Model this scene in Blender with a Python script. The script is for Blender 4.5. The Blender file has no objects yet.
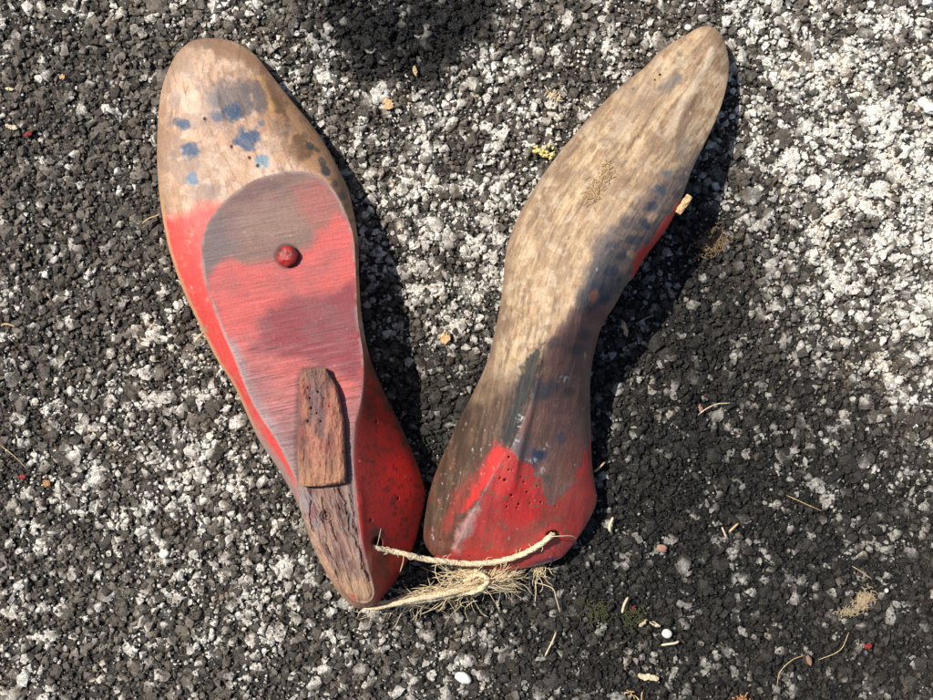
import bpy, math, random
import numpy as np

# ------------------------------------------------------------------ camera, light, exposure
S = 0.00044                    # metres per pixel of the photograph at ground level
CAM_H = 0.52                   # camera height above the asphalt
HP = CAM_H / S
scene = bpy.context.scene
C = scene.collection
cam_d = bpy.data.cameras.new('camera'); cam = bpy.data.objects.new('camera', cam_d); C.objects.link(cam)
cam.location = (0, 0, CAM_H); cam.rotation_euler = (0, 0, 0)
cam_d.sensor_width = 36; cam_d.lens = 36 * CAM_H / (933 * S)
cam_d.clip_start = 0.01; cam_d.clip_end = 50
scene.camera = cam

SUN_EL = math.radians(57); SUN_FROM = math.radians(152)     # direction the sun stands in, measured from +X
world = bpy.data.worlds.new('World'); scene.world = world; world.use_nodes = True
wn = world.node_tree.nodes; wl = world.node_tree.links
sky = wn.new('ShaderNodeTexSky'); sky.sky_type = 'NISHITA'; sky.sun_disc = False
sky.sun_elevation = SUN_EL; sky.sun_rotation = math.pi / 2 - SUN_FROM
wl.new(sky.outputs[0], wn['Background'].inputs[0]); wn['Background'].inputs[1].default_value = 0.09
sun_d = bpy.data.lights.new('sun', 'SUN'); sun_d.energy = 5.0; sun_d.angle = math.radians(0.5); sun_d.color = (1.0, 0.955, 0.88)
sun = bpy.data.objects.new('sun', sun_d); C.objects.link(sun)
from mathutils import Vector
sdir = Vector((math.cos(SUN_EL) * math.cos(SUN_FROM), math.cos(SUN_EL) * math.sin(SUN_FROM), math.sin(SUN_EL)))
sun.location = sdir * 3; sun.rotation_euler = sdir.to_track_quat('Z', 'Y').to_euler()
scene.view_settings.view_transform = 'Standard'; scene.view_settings.look = 'None'
scene.view_settings.exposure = 0.12; scene.view_settings.gamma = 1.0

# ------------------------------------------------------------------ helpers
rng = np.random.default_rng(7)
def P(px, py, z=0.0):
    """photo measurement (px, py) of a point z units above the ground -> metres"""
    px = np.asarray(px, float); py = np.asarray(py, float); z = np.asarray(z, float)
    f = 1 - z / HP
    return np.stack(np.broadcast_arrays((px - 466.5) * S * f, (350 - py) * S * f, z * S), -1)

def _h(ix, iy, seed):
    n = (ix.astype(np.int64) * 374761393 + iy.astype(np.int64) * 668265263 + seed * 974634777) & 0xffffffff
    n = ((n ^ (n >> 13)) * 1274126177) & 0xffffffff
    return ((n ^ (n >> 16)) & 0xffff) / 65535.0
def vnoise(x, y, seed=0):
    ix = np.floor(x); iy = np.floor(y); fx = x - ix; fy = y - iy
    fx = fx * fx * (3 - 2 * fx); fy = fy * fy * (3 - 2 * fy)
    a = _h(ix, iy, seed); b = _h(ix + 1, iy, seed); c = _h(ix, iy + 1, seed); d = _h(ix + 1, iy + 1, seed)
    return (a * (1 - fx) + b * fx) * (1 - fy) + (c * (1 - fx) + d * fx) * fy
def fbm(x, y, sc, seed=0, o=4):
    """0..1, sc = feature size in pixels"""
    r = 0; w = 0; a = 1.0
    x, y = (x * 0.883 + y * 0.469) / sc, (-x * 0.469 + y * 0.883) / sc
    for k in range(o):
        r = r + a * vnoise(x, y, seed + k * 17); w += a; a *= 0.55
        x, y = (x * 1.6 + y * 1.2) + 3.1, (-x * 1.2 + y * 1.6) + 7.7
    return r / w
def sstep(a, b, x):
    t = np.clip((x - a) / (b - a), 0, 1); return t * t * (3 - 2 * t)
def lin(r, g, b, k=0.86):
    f = lambda c: (c / 255 / 12.92) if c / 255 <= 0.04045 else ((c / 255 + 0.055) / 1.055) ** 2.4
    return np.array([f(r), f(g), f(b)]) * k

def catmull(pts, n, closed=False):
    p = np.array(pts, float)
    if closed: q = np.vstack([p[-1], p, p[0], p[1]])
    else: q = np.vstack([2 * p[0] - p[1], p, 2 * p[-1] - p[-2]])
    out = []
    m = len(q) - 3
    for i in range(m):
        t = np.linspace(0, 1, 12, endpoint=False)[:, None]
        a, b, c, d = q[i], q[i + 1], q[i + 2], q[i + 3]
        out.append(0.5 * ((2 * b) + (c - a) * t + (2 * a - 5 * b + 4 * c - d) * t ** 2 + (3 * b - a - 3 * c + d) * t ** 3))
    out = np.vstack(out + [q[-2][None]])
    L = np.r_[0, np.cumsum(np.hypot(*(np.diff(out[:, :2], axis=0).T)))]
    if n is None: return out
    s = np.linspace(0, L[-1], n) if not callable(n) else n(L[-1])
    return np.stack([np.interp(s, L, out[:, k]) for k in range(out.shape[1])], -1)

def nearest(px, py, poly):
    """distance to an open polyline poly[:, :2]; interpolates its further columns at the nearest point"""
    best = np.full(px.shape, 1e18); att = np.zeros(px.shape + (poly.shape[1] - 2,))
    for a, b in zip(poly[:-1], poly[1:]):
        dx, dy = b[0] - a[0], b[1] - a[1]; l2 = dx * dx + dy * dy + 1e-12
        t = np.clip(((px - a[0]) * dx + (py - a[1]) * dy) / l2, 0, 1)
        d = (px - a[0] - t * dx) ** 2 + (py - a[1] - t * dy) ** 2
        m = d < best
        best = np.where(m, d, best)
        if att.shape[-1]: att[m] = (a[2:] + t[m][:, None] * (b[2:] - a[2:]))
    return np.sqrt(best), att
def inside(px, py, poly):
    r = np.zeros(px.shape, bool); n = len(poly)
    for i in range(n):
        x0, y0 = poly[i][:2]; x1, y1 = poly[(i + 1) % n][:2]
        if y0 == y1: continue
        c = ((y0 > py) != (y1 > py)) & (px < (x1 - x0) * (py - y0) / (y1 - y0) + x0)
        r ^= c
    return r
def sdf(px, py, poly):
    """positive inside"""
    p = np.array([q[:2] for q in poly], float); p = np.vstack([p, p[0]])
    d, _ = nearest(px, py, p)
    return np.where(inside(px, py, poly), d, -d)

def mesh_obj(name, v, faces, mat, parent=None, attrs=None, smooth=True, uv=None):
    """v (n,3) metres, faces (m,4) or (m,3) int"""
    faces = np.asarray(faces); k = faces.shape[1]
    me = bpy.data.meshes.new(name)
    me.vertices.add(len(v)); me.vertices.foreach_set('co', np.asarray(v, np.float32).ravel())
    me.loops.add(faces.size); me.loops.foreach_set('vertex_index', faces.ravel().astype(np.int32))
    me.polygons.add(len(faces)); me.polygons.foreach_set('loop_start', (np.arange(len(faces)) * k).astype(np.int32))
    me.polygons.foreach_set('use_smooth', np.full(len(faces), bool(smooth)))
    for an, a in (attrs or {}).items():
        a = np.asarray(a, np.float32)
        if a.ndim == 2:
            at = me.attributes.new(an, 'FLOAT_COLOR', 'POINT')
            at.data.foreach_set('color', np.c_[a, np.ones(len(a))].astype(np.float32).ravel())
        else:
            at = me.attributes.new(an, 'FLOAT', 'POINT'); at.data.foreach_set('value', a.ravel())
    if uv is not None:
        l = me.uv_layers.new(name='UVMap'); l.data.foreach_set('uv', uv[faces.ravel()].astype(np.float32).ravel())
    me.update(); me.validate()
    me.materials.append(mat)
    o = bpy.data.objects.new(name, me); C.objects.link(o)
    if parent:
        o.parent = parent; o.matrix_parent_inverse = parent.matrix_basis.inverted()
    return o
def tag(o, label=None, cat=None, group=None, kind=None):
    if label: o['label'] = label
    if cat: o['category'] = cat
    if group: o['group'] = group
    if kind: o['kind'] = kind
    return o
def empty(name, loc):
    o = bpy.data.objects.new(name, None); o.empty_display_size = 0.02; C.objects.link(o); o.location = loc
    return o

def material(name, build):
    m = bpy.data.materials.new(name); m.use_nodes = True
    nt = m.node_tree; build(nt, nt.nodes, nt.links, nt.nodes['Principled BSDF']); return m
def node(n, t, **kw):
    x = n.new(t)
    for k, v in kw.items():
        if k.startswith('_'): setattr(x, k[1:], v)
        else: x.inputs[k].default_value = v
    return x
def mixc(n, l, mode, fac, a, b):
    m = n.new('ShaderNodeMix'); m.data_type = 'RGBA'; m.blend_type = mode
    for i, s in ((0, fac), (6, a), (7, b)):
        if hasattr(s, 'links'): l.new(s, m.inputs[i])
        else: m.inputs[i].default_value = s
    return m.outputs[2]
def ramp(n, l, src, stops):
    r = n.new('ShaderNodeValToRGB'); e = r.color_ramp.elements
    e[0].position = stops[0][0]; e[0].color = (*[stops[0][1]] * 3, 1)
    e[1].position = stops[-1][0]; e[1].color = (*[stops[-1][1]] * 3, 1)
    for p, v in stops[1:-1]:
        x = e.new(p); x.color = (v, v, v, 1)
    l.new(src, r.inputs[0]); return r.outputs[0]

# ------------------------------------------------------------------ materials
def m_aggregate(nt, n, l, b):
    a = node(n, 'ShaderNodeAttribute', _attribute_name='tone')
    tc = n.new('ShaderNodeTexCoord')
    n1 = node(n, 'ShaderNodeTexNoise', Scale=900.0, Detail=4.0, Roughness=0.7); l.new(tc.outputs['Object'], n1.inputs['Vector'])
    n2 = node(n, 'ShaderNodeTexNoise', Scale=2200.0, Detail=3.0, Roughness=0.65); l.new(tc.outputs['Object'], n2.inputs['Vector'])
    col = mixc(n, l, 'MULTIPLY', 1.0, a.outputs['Color'], ramp(n, l, n1.outputs['Fac'], [(0.3, 0.35), (0.5, .95), (0.7, 1.75)]))
    sp = ramp(n, l, n2.outputs['Fac'], [(0.60, 0.0), (0.72, 1.0)])
    col2 = mixc(n, l, 'MIX', 0.0, col, (0.30, 0.29, 0.27, 1))
    mm = n.new('ShaderNodeMath'); mm.operation = 'MULTIPLY'; mm.inputs[1].default_value = 0.7; l.new(sp, mm.inputs[0])
    l.new(mm.outputs[0], col2.node.inputs[0])
    l.new(col2, b.inputs['Base Color'])
    l.new(ramp(n, l, n1.outputs['Fac'], [(0.3, 0.42), (0.7, 0.8)]), b.inputs['Roughness'])
    bp = node(n, 'ShaderNodeBump', Strength=0.7, Distance=0.0004); l.new(n1.outputs['Fac'], bp.inputs['Height'])
    bp2 = node(n, 'ShaderNodeBump', Strength=0.9, Distance=0.0003); l.new(n2.outputs['Fac'], bp2.inputs['Height'])
    l.new(bp.outputs[0], bp2.inputs['Normal']); l.new(bp2.outputs[0], b.inputs['Normal'])
    b.inputs['Specular IOR Level'].default_value = 0.28
MAT_AGG = material('asphalt_aggregate', m_aggregate)

def m_last(nt, n, l, b):
    a = node(n, 'ShaderNodeAttribute', _attribute_name='paint')
    g = node(n, 'ShaderNodeAttribute', _attribute_name='gloss')
    w = node(n, 'ShaderNodeAttribute', _attribute_name='grain')
    uv = n.new('ShaderNodeUVMap')
    mp = node(n, 'ShaderNodeMapping'); mp.inputs['Scale'].default_value = (1.0, 0.13, 1.0); l.new(uv.outputs[0], mp.inputs['Vector'])
    n1 = node(n, 'ShaderNodeTexNoise', Scale=620.0, Detail=5.0, Roughness=0.65, Distortion=0.3); l.new(mp.outputs[0], n1.inputs['Vector'])
    tc = n.new('ShaderNodeTexCoord')
    n2 = node(n, 'ShaderNodeTexNoise', Scale=1100.0, Detail=4.0, Roughness=0.7); l.new(tc.outputs['Object'], n2.inputs['Vector'])
    gr = ramp(n, l, n1.outputs['Fac'], [(0.3, 0.62), (0.5, 1.0), (0.7, 1.22)])
    col = mixc(n, l, 'MULTIPLY', 0.7, a.outputs['Color'], gr); l.new(w.outputs['Fac'], col.node.inputs[0])
    col = mixc(n, l, 'MULTIPLY', 1.0, col, ramp(n, l, n2.outputs['Fac'], [(0.3, 0.8), (0.7, 1.18)]))
    l.new(col, b.inputs['Base Color'])
    r = n.new('ShaderNodeMapRange'); r.inputs[3].default_value = 0.72; r.inputs[4].default_value = 0.4
    l.new(g.outputs['Fac'], r.inputs[0]); 
    ra = n.new('ShaderNodeMath'); ra.operation = 'MULTIPLY_ADD'; l.new(n2.outputs['Fac'], ra.inputs[0]); ra.inputs[1].default_value = 0.3
    l.new(r.outputs[0], ra.inputs[2]); 
    rs = n.new('ShaderNodeMath'); rs.operation = 'SUBTRACT'; l.new(ra.outputs[0], rs.inputs[0]); rs.inputs[1].default_value = 0.15
    l.new(rs.outputs[0], b.inputs['Roughness'])
    mw = n.new('ShaderNodeMath'); mw.operation = 'MULTIPLY'; l.new(n1.outputs['Fac'], mw.inputs[0]); l.new(w.outputs['Fac'], mw.inputs[1])
    bp = node(n, 'ShaderNodeBump', Strength=0.8, Distance=0.0007); l.new(mw.outputs[0], bp.inputs['Height']); bp.inputs['Strength'].default_value = 0.5
    bp2 = node(n, 'ShaderNodeBump', Strength=0.6, Distance=0.0004); l.new(n2.outputs['Fac'], bp2.inputs['Height'])
    l.new(bp.outputs[0], bp2.inputs['Normal']); l.new(bp2.outputs[0], b.inputs['Normal'])
    b.inputs['Specular IOR Level'].default_value = 0.45
MAT_LAST = material('painted_worn_wood', m_last)

def m_sawn(nt, n, l, b):
    m_last(nt, n, l, b)
    tc = n.new('ShaderNodeTexCoord'); w = node(n, 'ShaderNodeAttribute', _attribute_name='saw')
    mp = node(n, 'ShaderNodeMapping'); mp.inputs['Rotation'].default_value = (0, 0, math.radians(-11.5)); l.new(tc.outputs['Object'], mp.inputs['Vector'])
    mp2 = node(n, 'ShaderNodeMapping'); mp2.inputs['Scale'].default_value = (0.045, 1.0, 0.1); l.new(mp.outputs[0], mp2.inputs['Vector'])
    n1 = node(n, 'ShaderNodeTexNoise', Scale=1500.0, Detail=4.0, Roughness=0.7, Distortion=0.25); l.new(mp2.outputs[0], n1.inputs['Vector'])
    old = b.inputs['Base Color'].links[0].from_socket
    col = mixc(n, l, 'MULTIPLY', 1.0, old, ramp(n, l, n1.outputs['Fac'], [(0.32, 0.42), (0.45, .9), (0.56, 1.12), (0.7, 1.55)]))
    l.new(w.outputs['Fac'], col.node.inputs[0]); l.new(col, b.inputs['Base Color'])
    nb = b.inputs['Normal'].links[0].from_socket
    mw = n.new('ShaderNodeMath'); mw.operation = 'MULTIPLY'; l.new(n1.outputs['Fac'], mw.inputs[0]); l.new(w.outputs['Fac'], mw.inputs[1])
    bp = node(n, 'ShaderNodeBump', Strength=0.8, Distance=0.0005); l.new(mw.outputs[0], bp.inputs['Height']); l.new(nb, bp.inputs['Normal'])
    l.new(bp.outputs[0], b.inputs['Normal'])
MAT_SAWN = material('sawn_painted_wood', m_sawn)

def specks(px, py, c, n, box, col, k, seed, rmin=.5, rmax=1.5, mask=None):
    rg = np.random.default_rng(seed)
    for _ in range(n):
        x = rg.uniform(box[0], box[1]); y = rg.uniform(box[2], box[3]); r = rmin + (rmax - rmin) * rg.random() ** 3; e = rg.uniform(.6, 1.5)
        dd = np.hypot((px - x) * e, (py - y) / e) + .5 * np.sin(px * 2 + y)
        m = sstep(r + .7, r - .4, dd) * k * rg.uniform(.4, 1)
        if mask is not None: m = m * mask
        c = lay(c, m, col)
    return c
def simple(name, rgb, rough=0.7, var=0.35, scale=700.0, bump=0.5, sss=0.0):
    def f(nt, n, l, b):
        tc = n.new('ShaderNodeTexCoord')
        n1 = node(n, 'ShaderNodeTexNoise', Scale=scale, Detail=4.0, Roughness=0.65); l.new(tc.outputs['Object'], n1.inputs['Vector'])
        col = mixc(n, l, 'MULTIPLY', 1.0, (*rgb, 1), ramp(n, l, n1.outputs['Fac'], [(0.3, 1 - var), (0.7, 1 + var)]))
        l.new(col, b.inputs['Base Color']); b.inputs['Roughness'].default_value = rough
        bp = node(n, 'ShaderNodeBump', Strength=bump, Distance=0.0004); l.new(n1.outputs['Fac'], bp.inputs['Height']); l.new(bp.outputs[0], b.inputs['Normal'])
    return material(name, f)
MAT_TWINE = simple('jute_twine', lin(240, 218, 178), 0.8, 0.25, 1500)
MAT_FIBRE = simple('jute_fibre', lin(244, 222, 178), 0.8, 0.2, 900)
MAT_STRAW = simple('dry_straw', lin(215, 185, 135), 0.7)
MAT_CHIP = simple('pale_wood_chip', lin(222, 180, 130), 0.75)
MAT_HUSK = simple('pale_husk', lin(225, 205, 170), 0.7)
MAT_WHITE = simple('white_pebble', lin(238, 234, 222), 0.5, 0.12, 500)
MAT_QUARTZ = simple('quartz', lin(190, 186, 178), 0.6, 0.55, 900, 1.0)
MAT_LICHEN = simple('yellow_lichen', lin(224, 208, 130), 0.85, .4, 1500)
MAT_FLUFF = simple('tan_lint', lin(140, 116, 84), 0.9)
MAT_REDC = simple('red_crumb', lin(150, 45, 35), 0.7)
MAT_ORANGE = simple('orange_crumb', lin(186, 132, 84), 0.7)
MAT_BROWN = simple('brown_seed', lin(165, 125, 105), 0.7)
MAT_MOSS = simple('dark_moss', lin(75, 75, 45), 0.9)

# ------------------------------------------------------------------ the asphalt
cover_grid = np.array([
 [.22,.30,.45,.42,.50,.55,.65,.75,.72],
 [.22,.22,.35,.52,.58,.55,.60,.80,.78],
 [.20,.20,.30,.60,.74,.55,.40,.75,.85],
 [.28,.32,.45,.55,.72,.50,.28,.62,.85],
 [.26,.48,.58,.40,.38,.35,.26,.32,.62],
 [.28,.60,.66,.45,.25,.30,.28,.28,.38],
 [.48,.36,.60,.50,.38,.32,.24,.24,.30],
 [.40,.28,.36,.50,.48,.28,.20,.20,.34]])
tar_shadow_grid = np.array([      # 1 = worn grey-brown grit, 0 = black tar, lowered at the top for the painted shadow
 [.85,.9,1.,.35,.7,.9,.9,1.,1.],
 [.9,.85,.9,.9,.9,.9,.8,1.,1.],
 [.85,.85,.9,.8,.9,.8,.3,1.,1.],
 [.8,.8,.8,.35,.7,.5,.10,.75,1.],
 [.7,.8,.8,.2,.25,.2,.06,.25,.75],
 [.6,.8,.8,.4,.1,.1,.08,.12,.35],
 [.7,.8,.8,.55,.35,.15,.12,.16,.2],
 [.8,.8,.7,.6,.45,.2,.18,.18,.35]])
def gsample(g, px, py):
    gx = np.clip(px / 933 * 8, 0, 7.999); gy = np.clip(py / 700 * 7, 0, 6.999)
    ix = gx.astype(int); iy = gy.astype(int); fx = gx - ix; fy = gy - iy
    return (g[iy, ix] * (1 - fx) + g[iy, ix + 1] * fx) * (1 - fy) + (g[iy + 1, ix] * (1 - fx) + g[iy + 1, ix + 1] * fx) * fy
pale = [(801,135,15),(753,151,10),(822,183,8),(841,271,20),(876,164,10),(817,258,9),(921,159,9),(884,108,17),(782,164,8),(809,229,8),(879,345,14),(905,356,8),(870,367,8),(924,383,9),(892,377,10),
 (905,402,9),(828,444,8),(825,396,6),(865,474,15),(731,431,8),(737,412,5),(774,471,7),(755,436,8),(828,498,11),(774,506,9),(707,495,6),(150,454,11),(90,465,9),(146,404,8),(71,447,8),(180,436,8),(204,447,10),
 (55,404,9),(230,450,13),(201,394,8),(104,375,8),(56,471,8),(150,517,9),(27,455,8),(90,72,8),(44,75,8),(70,35,9),(402,80,7),(362,118,8),(329,29,7),(420,153,8),(461,177,9),(514,67,9),(466,51,8),(525,114,7),
 (467,217,9),(426,225,8),(411,242,9),(413,259,8),(477,247,11),(434,236,8),(462,180,8),(413,290,7),(467,290,9),(760,30,12),(774,69,13),(818,11,8),(889,29,8),(905,23,8),(811,35,6),(842,64,10),(864,82,9),
 (821,82,9),(843,89,8),(802,137,16),(887,57,7),(74,565,6),(155,680,9),(110,604,7),(576,586,8),(514,650,7),(466,634,6),(567,618,6),(462,663,8),(482,684,11),(777,506,9),(764,561,8),(740,583,8),(806,604,8),
 (823,531,9),(690,614,5),(730,651,5),(665,426,12),(655,395,5),(688,432,6),(30,545,9),(60,500,9),(20,590,8),(118,520,9),(200,530,8),(250,540,8),(290,560,8),(40,640,8),(300,610,6),(340,640,7),(395,650,8),(250,640,6)]
_by, _bx = np.mgrid[-100:801, -100:1034].astype(float); pale_map = np.zeros_like(_bx)
for _x, _y, _r in pale:
    y0 = int(_y + 100 - 2.5 * _r); y1 = int(_y + 100 + 2.5 * _r); x0 = int(_x + 100 - 2.5 * _r); x1 = int(_x + 100 + 2.5 * _r)
    y0 = max(y0, 0); x0 = max(x0, 0)
    sx, sy = _bx[y0:y1, x0:x1], _by[y0:y1, x0:x1]
    pale_map[y0:y1, x0:x1] = np.maximum(pale_map[y0:y1, x0:x1], np.exp(-(((sx - _x) ** 2 + (sy - _y) ** 2) / _r ** 2) ** 1.3))
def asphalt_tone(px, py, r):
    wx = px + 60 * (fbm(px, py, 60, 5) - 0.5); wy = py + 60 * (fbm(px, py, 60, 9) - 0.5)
    cov = gsample(cover_grid, wx, wy); tar_shadow = gsample(tar_shadow_grid, wx, wy)
    # cast shadow at the top of the picture, painted into the asphalt tone
    top_shadow = sstep(1.25, 0.75, np.hypot((px - 405) / 90, (py - 2) / 80) + 0.5 * (fbm(px, py, 26, 31) - 0.5))
    tar_shadow = tar_shadow * (1 - top_shadow); cov = cov * (1 - 0.8 * top_shadow)
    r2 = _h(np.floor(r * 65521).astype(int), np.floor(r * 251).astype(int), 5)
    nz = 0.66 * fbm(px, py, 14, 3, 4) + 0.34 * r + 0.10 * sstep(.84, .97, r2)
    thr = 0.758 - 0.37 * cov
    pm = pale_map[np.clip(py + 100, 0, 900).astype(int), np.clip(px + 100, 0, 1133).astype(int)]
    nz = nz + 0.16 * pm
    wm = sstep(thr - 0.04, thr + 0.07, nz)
    base = (lin(70, 66, 62)[None] * (1 - tar_shadow[:, None]) * 0.10 + lin(132, 122, 110)[None] * tar_shadow[:, None] * (0.62 + 0.45 * cov[:, None])) * (0.4 + 1.15 * r[:, None])
    white = lin(242, 235, 222)[None] * (0.60 + 0.40 * tar_shadow[:, None]) * (0.62 + 0.66 * fbm(px, py, 5, 77, 2)[:, None])
    wm = (wm * np.clip(0.5 + 0.5 * tar_shadow + 0.3 * pm, 0, 1))[:, None]
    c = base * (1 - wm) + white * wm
    warm = sstep(0.62, 0.75, fbm(px, py, 20, 51))[:, None] * 0.5
    c = c * (1 - warm) + c * np.array([1.12, 1.0, 0.82]) * warm
    return c

def undul(px, py):
    return 2.4 * (fbm(px, py, 42, 61, 3) - 0.5) * 2

def ico(sub):
    import bmesh
    bm = bmesh.new(); bmesh.ops.create_icosphere(bm, subdivisions=sub, radius=1.0)
    v = np.array([x.co[:] for x in bm.verts]); f = np.array([[y.index for y in x.verts] for x in bm.faces]); bm.free()
    return v, f
def rand_rot(n, rg):
    q = rg.normal(size=(n, 4)); q /= np.linalg.norm(q, axis=1)[:, None]
    w, x, y, z = q.T
    return np.stack([np.stack([1-2*(y*y+z*z), 2*(x*y-z*w), 2*(x*z+y*w)], -1),
                     np.stack([2*(x*y+z*w), 1-2*(x*x+z*z), 2*(y*z-x*w)], -1),
                     np.stack([2*(x*z-y*w), 2*(y*z+x*w), 1-2*(x*x+y*y)], -1)], 1)
def hull(rg, k, flat_top):
    import bmesh
    bm = bmesh.new()
    p = rg.normal(size=(k, 3)); p /= np.linalg.norm(p, axis=1)[:, None]; p *= rg.uniform(0.72, 1.08, (k, 1))
    for q in p: bm.verts.new(q)
    bmesh.ops.convex_hull(bm, input=bm.verts[:])
    bmesh.ops.delete(bm, geom=[x for x in bm.verts if not x.link_faces], context='VERTS')
    bmesh.ops.recalc_face_normals(bm, faces=bm.faces[:])
    bm.verts.index_update()
    v = np.array([x.co[:] for x in bm.verts]); f = np.array([[y.index for y in x.verts] for x in bm.faces]); bm.free()
    return v, f
def stones(cx, cy, cz, rad, pts, seed, flat=0.75, asp=0.3):
    rg = np.random.default_rng(seed); n = len(cx); NT = 36
    k = rg.integers(0, NT, n); rr = rg.random(n); A, B, Z, F, Q = [], [], [], [], []; off = 0
    rot = rand_rot(n, rg); sc = rg.uniform(1 - asp, 1 + asp, (n, 3))
    for t in range(NT):
        v, f = hull(rg, pts, False); m = np.nonzero(k == t)[0]
        if not len(m): continue
        V = np.einsum('nij,nvj->nvi', rot[m], v[None] * sc[m][:, None]) * rad[m][:, None, None]; V[..., 2] *= flat
        A.append((V[..., 0] + cx[m][:, None]).ravel()); B.append((V[..., 1] + cy[m][:, None]).ravel()); Z.append((V[..., 2] + cz[m][:, None]).ravel())
        F.append((f[None] + (np.arange(len(m)) * len(v))[:, None, None]).reshape(-1, 3) + off); off += len(m) * len(v)
        Q.append(np.repeat(rr[m], len(v)))
    return np.concatenate(A), np.concatenate(B), np.concatenate(Z), np.concatenate(F), np.concatenate(Q)

def ground_points(x0, x1, y0, y1, step, jit, seed):
    rg = np.random.default_rng(seed)
    gx, gy = np.meshgrid(np.arange(x0, x1, step), np.arange(y0, y1, step * 0.87))
    gx = gx + (np.arange(gx.shape[0]) % 2)[:, None] * step / 2
    return (gx + rg.uniform(-jit, jit, gx.shape)).ravel(), (gy + rg.uniform(-jit, jit, gx.shape)).ravel(), rg

# sheet
nx, ny = 700, 560
gx, gy = np.meshgrid(np.linspace(-300, 1233, nx), np.linspace(-265, 965, ny))
fx, fy = gx.ravel(), gy.ravel()
zz = undul(fx, fy) - 3.9 + 6.0 * (fbm(fx, fy, 6, 44, 3) - 0.5)
edge = np.minimum.reduce([fx + 300, 1233 - fx, fy + 265, 965 - fy])
v = np.stack([(fx - 466.5) * S, (350 - fy) * S, zz * S], -1)
idx = np.arange(nx * ny).reshape(ny, nx)
F = np.stack([idx[1:, :-1], idx[1:, 1:], idx[:-1, 1:], idx[:-1, :-1]], -1).reshape(-1, 4)
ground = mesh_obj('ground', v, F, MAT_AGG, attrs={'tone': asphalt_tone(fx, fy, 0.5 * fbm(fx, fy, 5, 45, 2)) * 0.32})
tag(ground, kind='structure', label='worn grey black asphalt surface under everything', cat='asphalt')
# coarse outer sheet, lower, so the place goes on beyond the frame
o_n = 200
gx, gy = np.meshgrid(np.linspace(-4000, 5000, o_n), np.linspace(-4000, 4700, o_n)); fx, fy = gx.ravel(), gy.ravel()
v = np.stack([(fx - 466.5) * S, (350 - fy) * S, np.full(fx.shape, -9 * S)], -1)
idx = np.arange(o_n * o_n).reshape(o_n, o_n)
F = np.stack([idx[1:, :-1], idx[1:, 1:], idx[:-1, 1:], idx[:-1, :-1]], -1).reshape(-1, 4)
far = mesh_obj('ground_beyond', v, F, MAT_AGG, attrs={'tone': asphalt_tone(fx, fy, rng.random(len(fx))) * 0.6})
tag(far, kind='structure', label='surrounding asphalt further out', cat='asphalt')

PX, PY, PZ, FF, RR = [], [], [], [], []
off = 0
def add_stones(cx, cy, cz, rad, sub, seed, **kw):
    global off
    a, b_, c_, f, r = stones(cx, cy, cz, rad, sub, seed, **kw)
    PX.append(a); PY.append(b_); PZ.append(c_); FF.append(f + off); RR.append(r); off += len(a)
X0, X1, Y0, Y1 = -250, 1183, -215, 915
cx, cy, rg = ground_points(X0, X1, Y0, Y1, 5.7, 2.8, 11)      # the body of the aggregate
n = len(cx); sz = fbm(cx, cy, 30, 91, 3)
add_stones(cx, cy, undul(cx, cy) + rg.uniform(-4.0, 0.6, n), (1.7 + 4.6 * rg.random(n) ** 1.8) * (0.7 + 0.6 * sz), 15, 1, flat=.85)
cx, cy, rg = ground_points(X0, X1, Y0, Y1, 19, 9.5, 12)        # larger chips, worn flat
keep = rg.random(len(cx)) < 0.6; cx, cy = cx[keep], cy[keep]; n = len(cx)
add_stones(cx, cy, undul(cx, cy) + rg.uniform(-3.4, -0.8, n), 4.5 + 6.0 * rg.random(n) ** 1.6, 24, 2, flat=0.5)
cx, cy, rg = ground_points(-60, 993, -60, 760, 3.5, 1.8, 13)       # fine grit
keep = rg.random(len(cx)) < 0.6; cx, cy = cx[keep], cy[keep]; n = len(cx)
add_stones(cx, cy, undul(cx, cy) + rg.uniform(-2.6, 2.6, n), rg.uniform(0.6, 2.0, n), 9, 3)
px = np.concatenate(PX); py = np.concatenate(PY); pz = np.concatenate(PZ); rr = np.concatenate(RR)
F = np.concatenate(FF)
F = F[:, ::-1]      # picture y runs down, so the winding turns over
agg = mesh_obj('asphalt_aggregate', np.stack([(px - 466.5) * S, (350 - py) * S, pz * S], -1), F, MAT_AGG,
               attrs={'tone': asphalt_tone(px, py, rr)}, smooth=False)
tag(agg, 'rough grey and white stone chips bound in the black asphalt surface', 'gravel', kind='stuff')
del PX, PY, PZ, FF, RR, px, py, pz, rr, F

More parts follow.
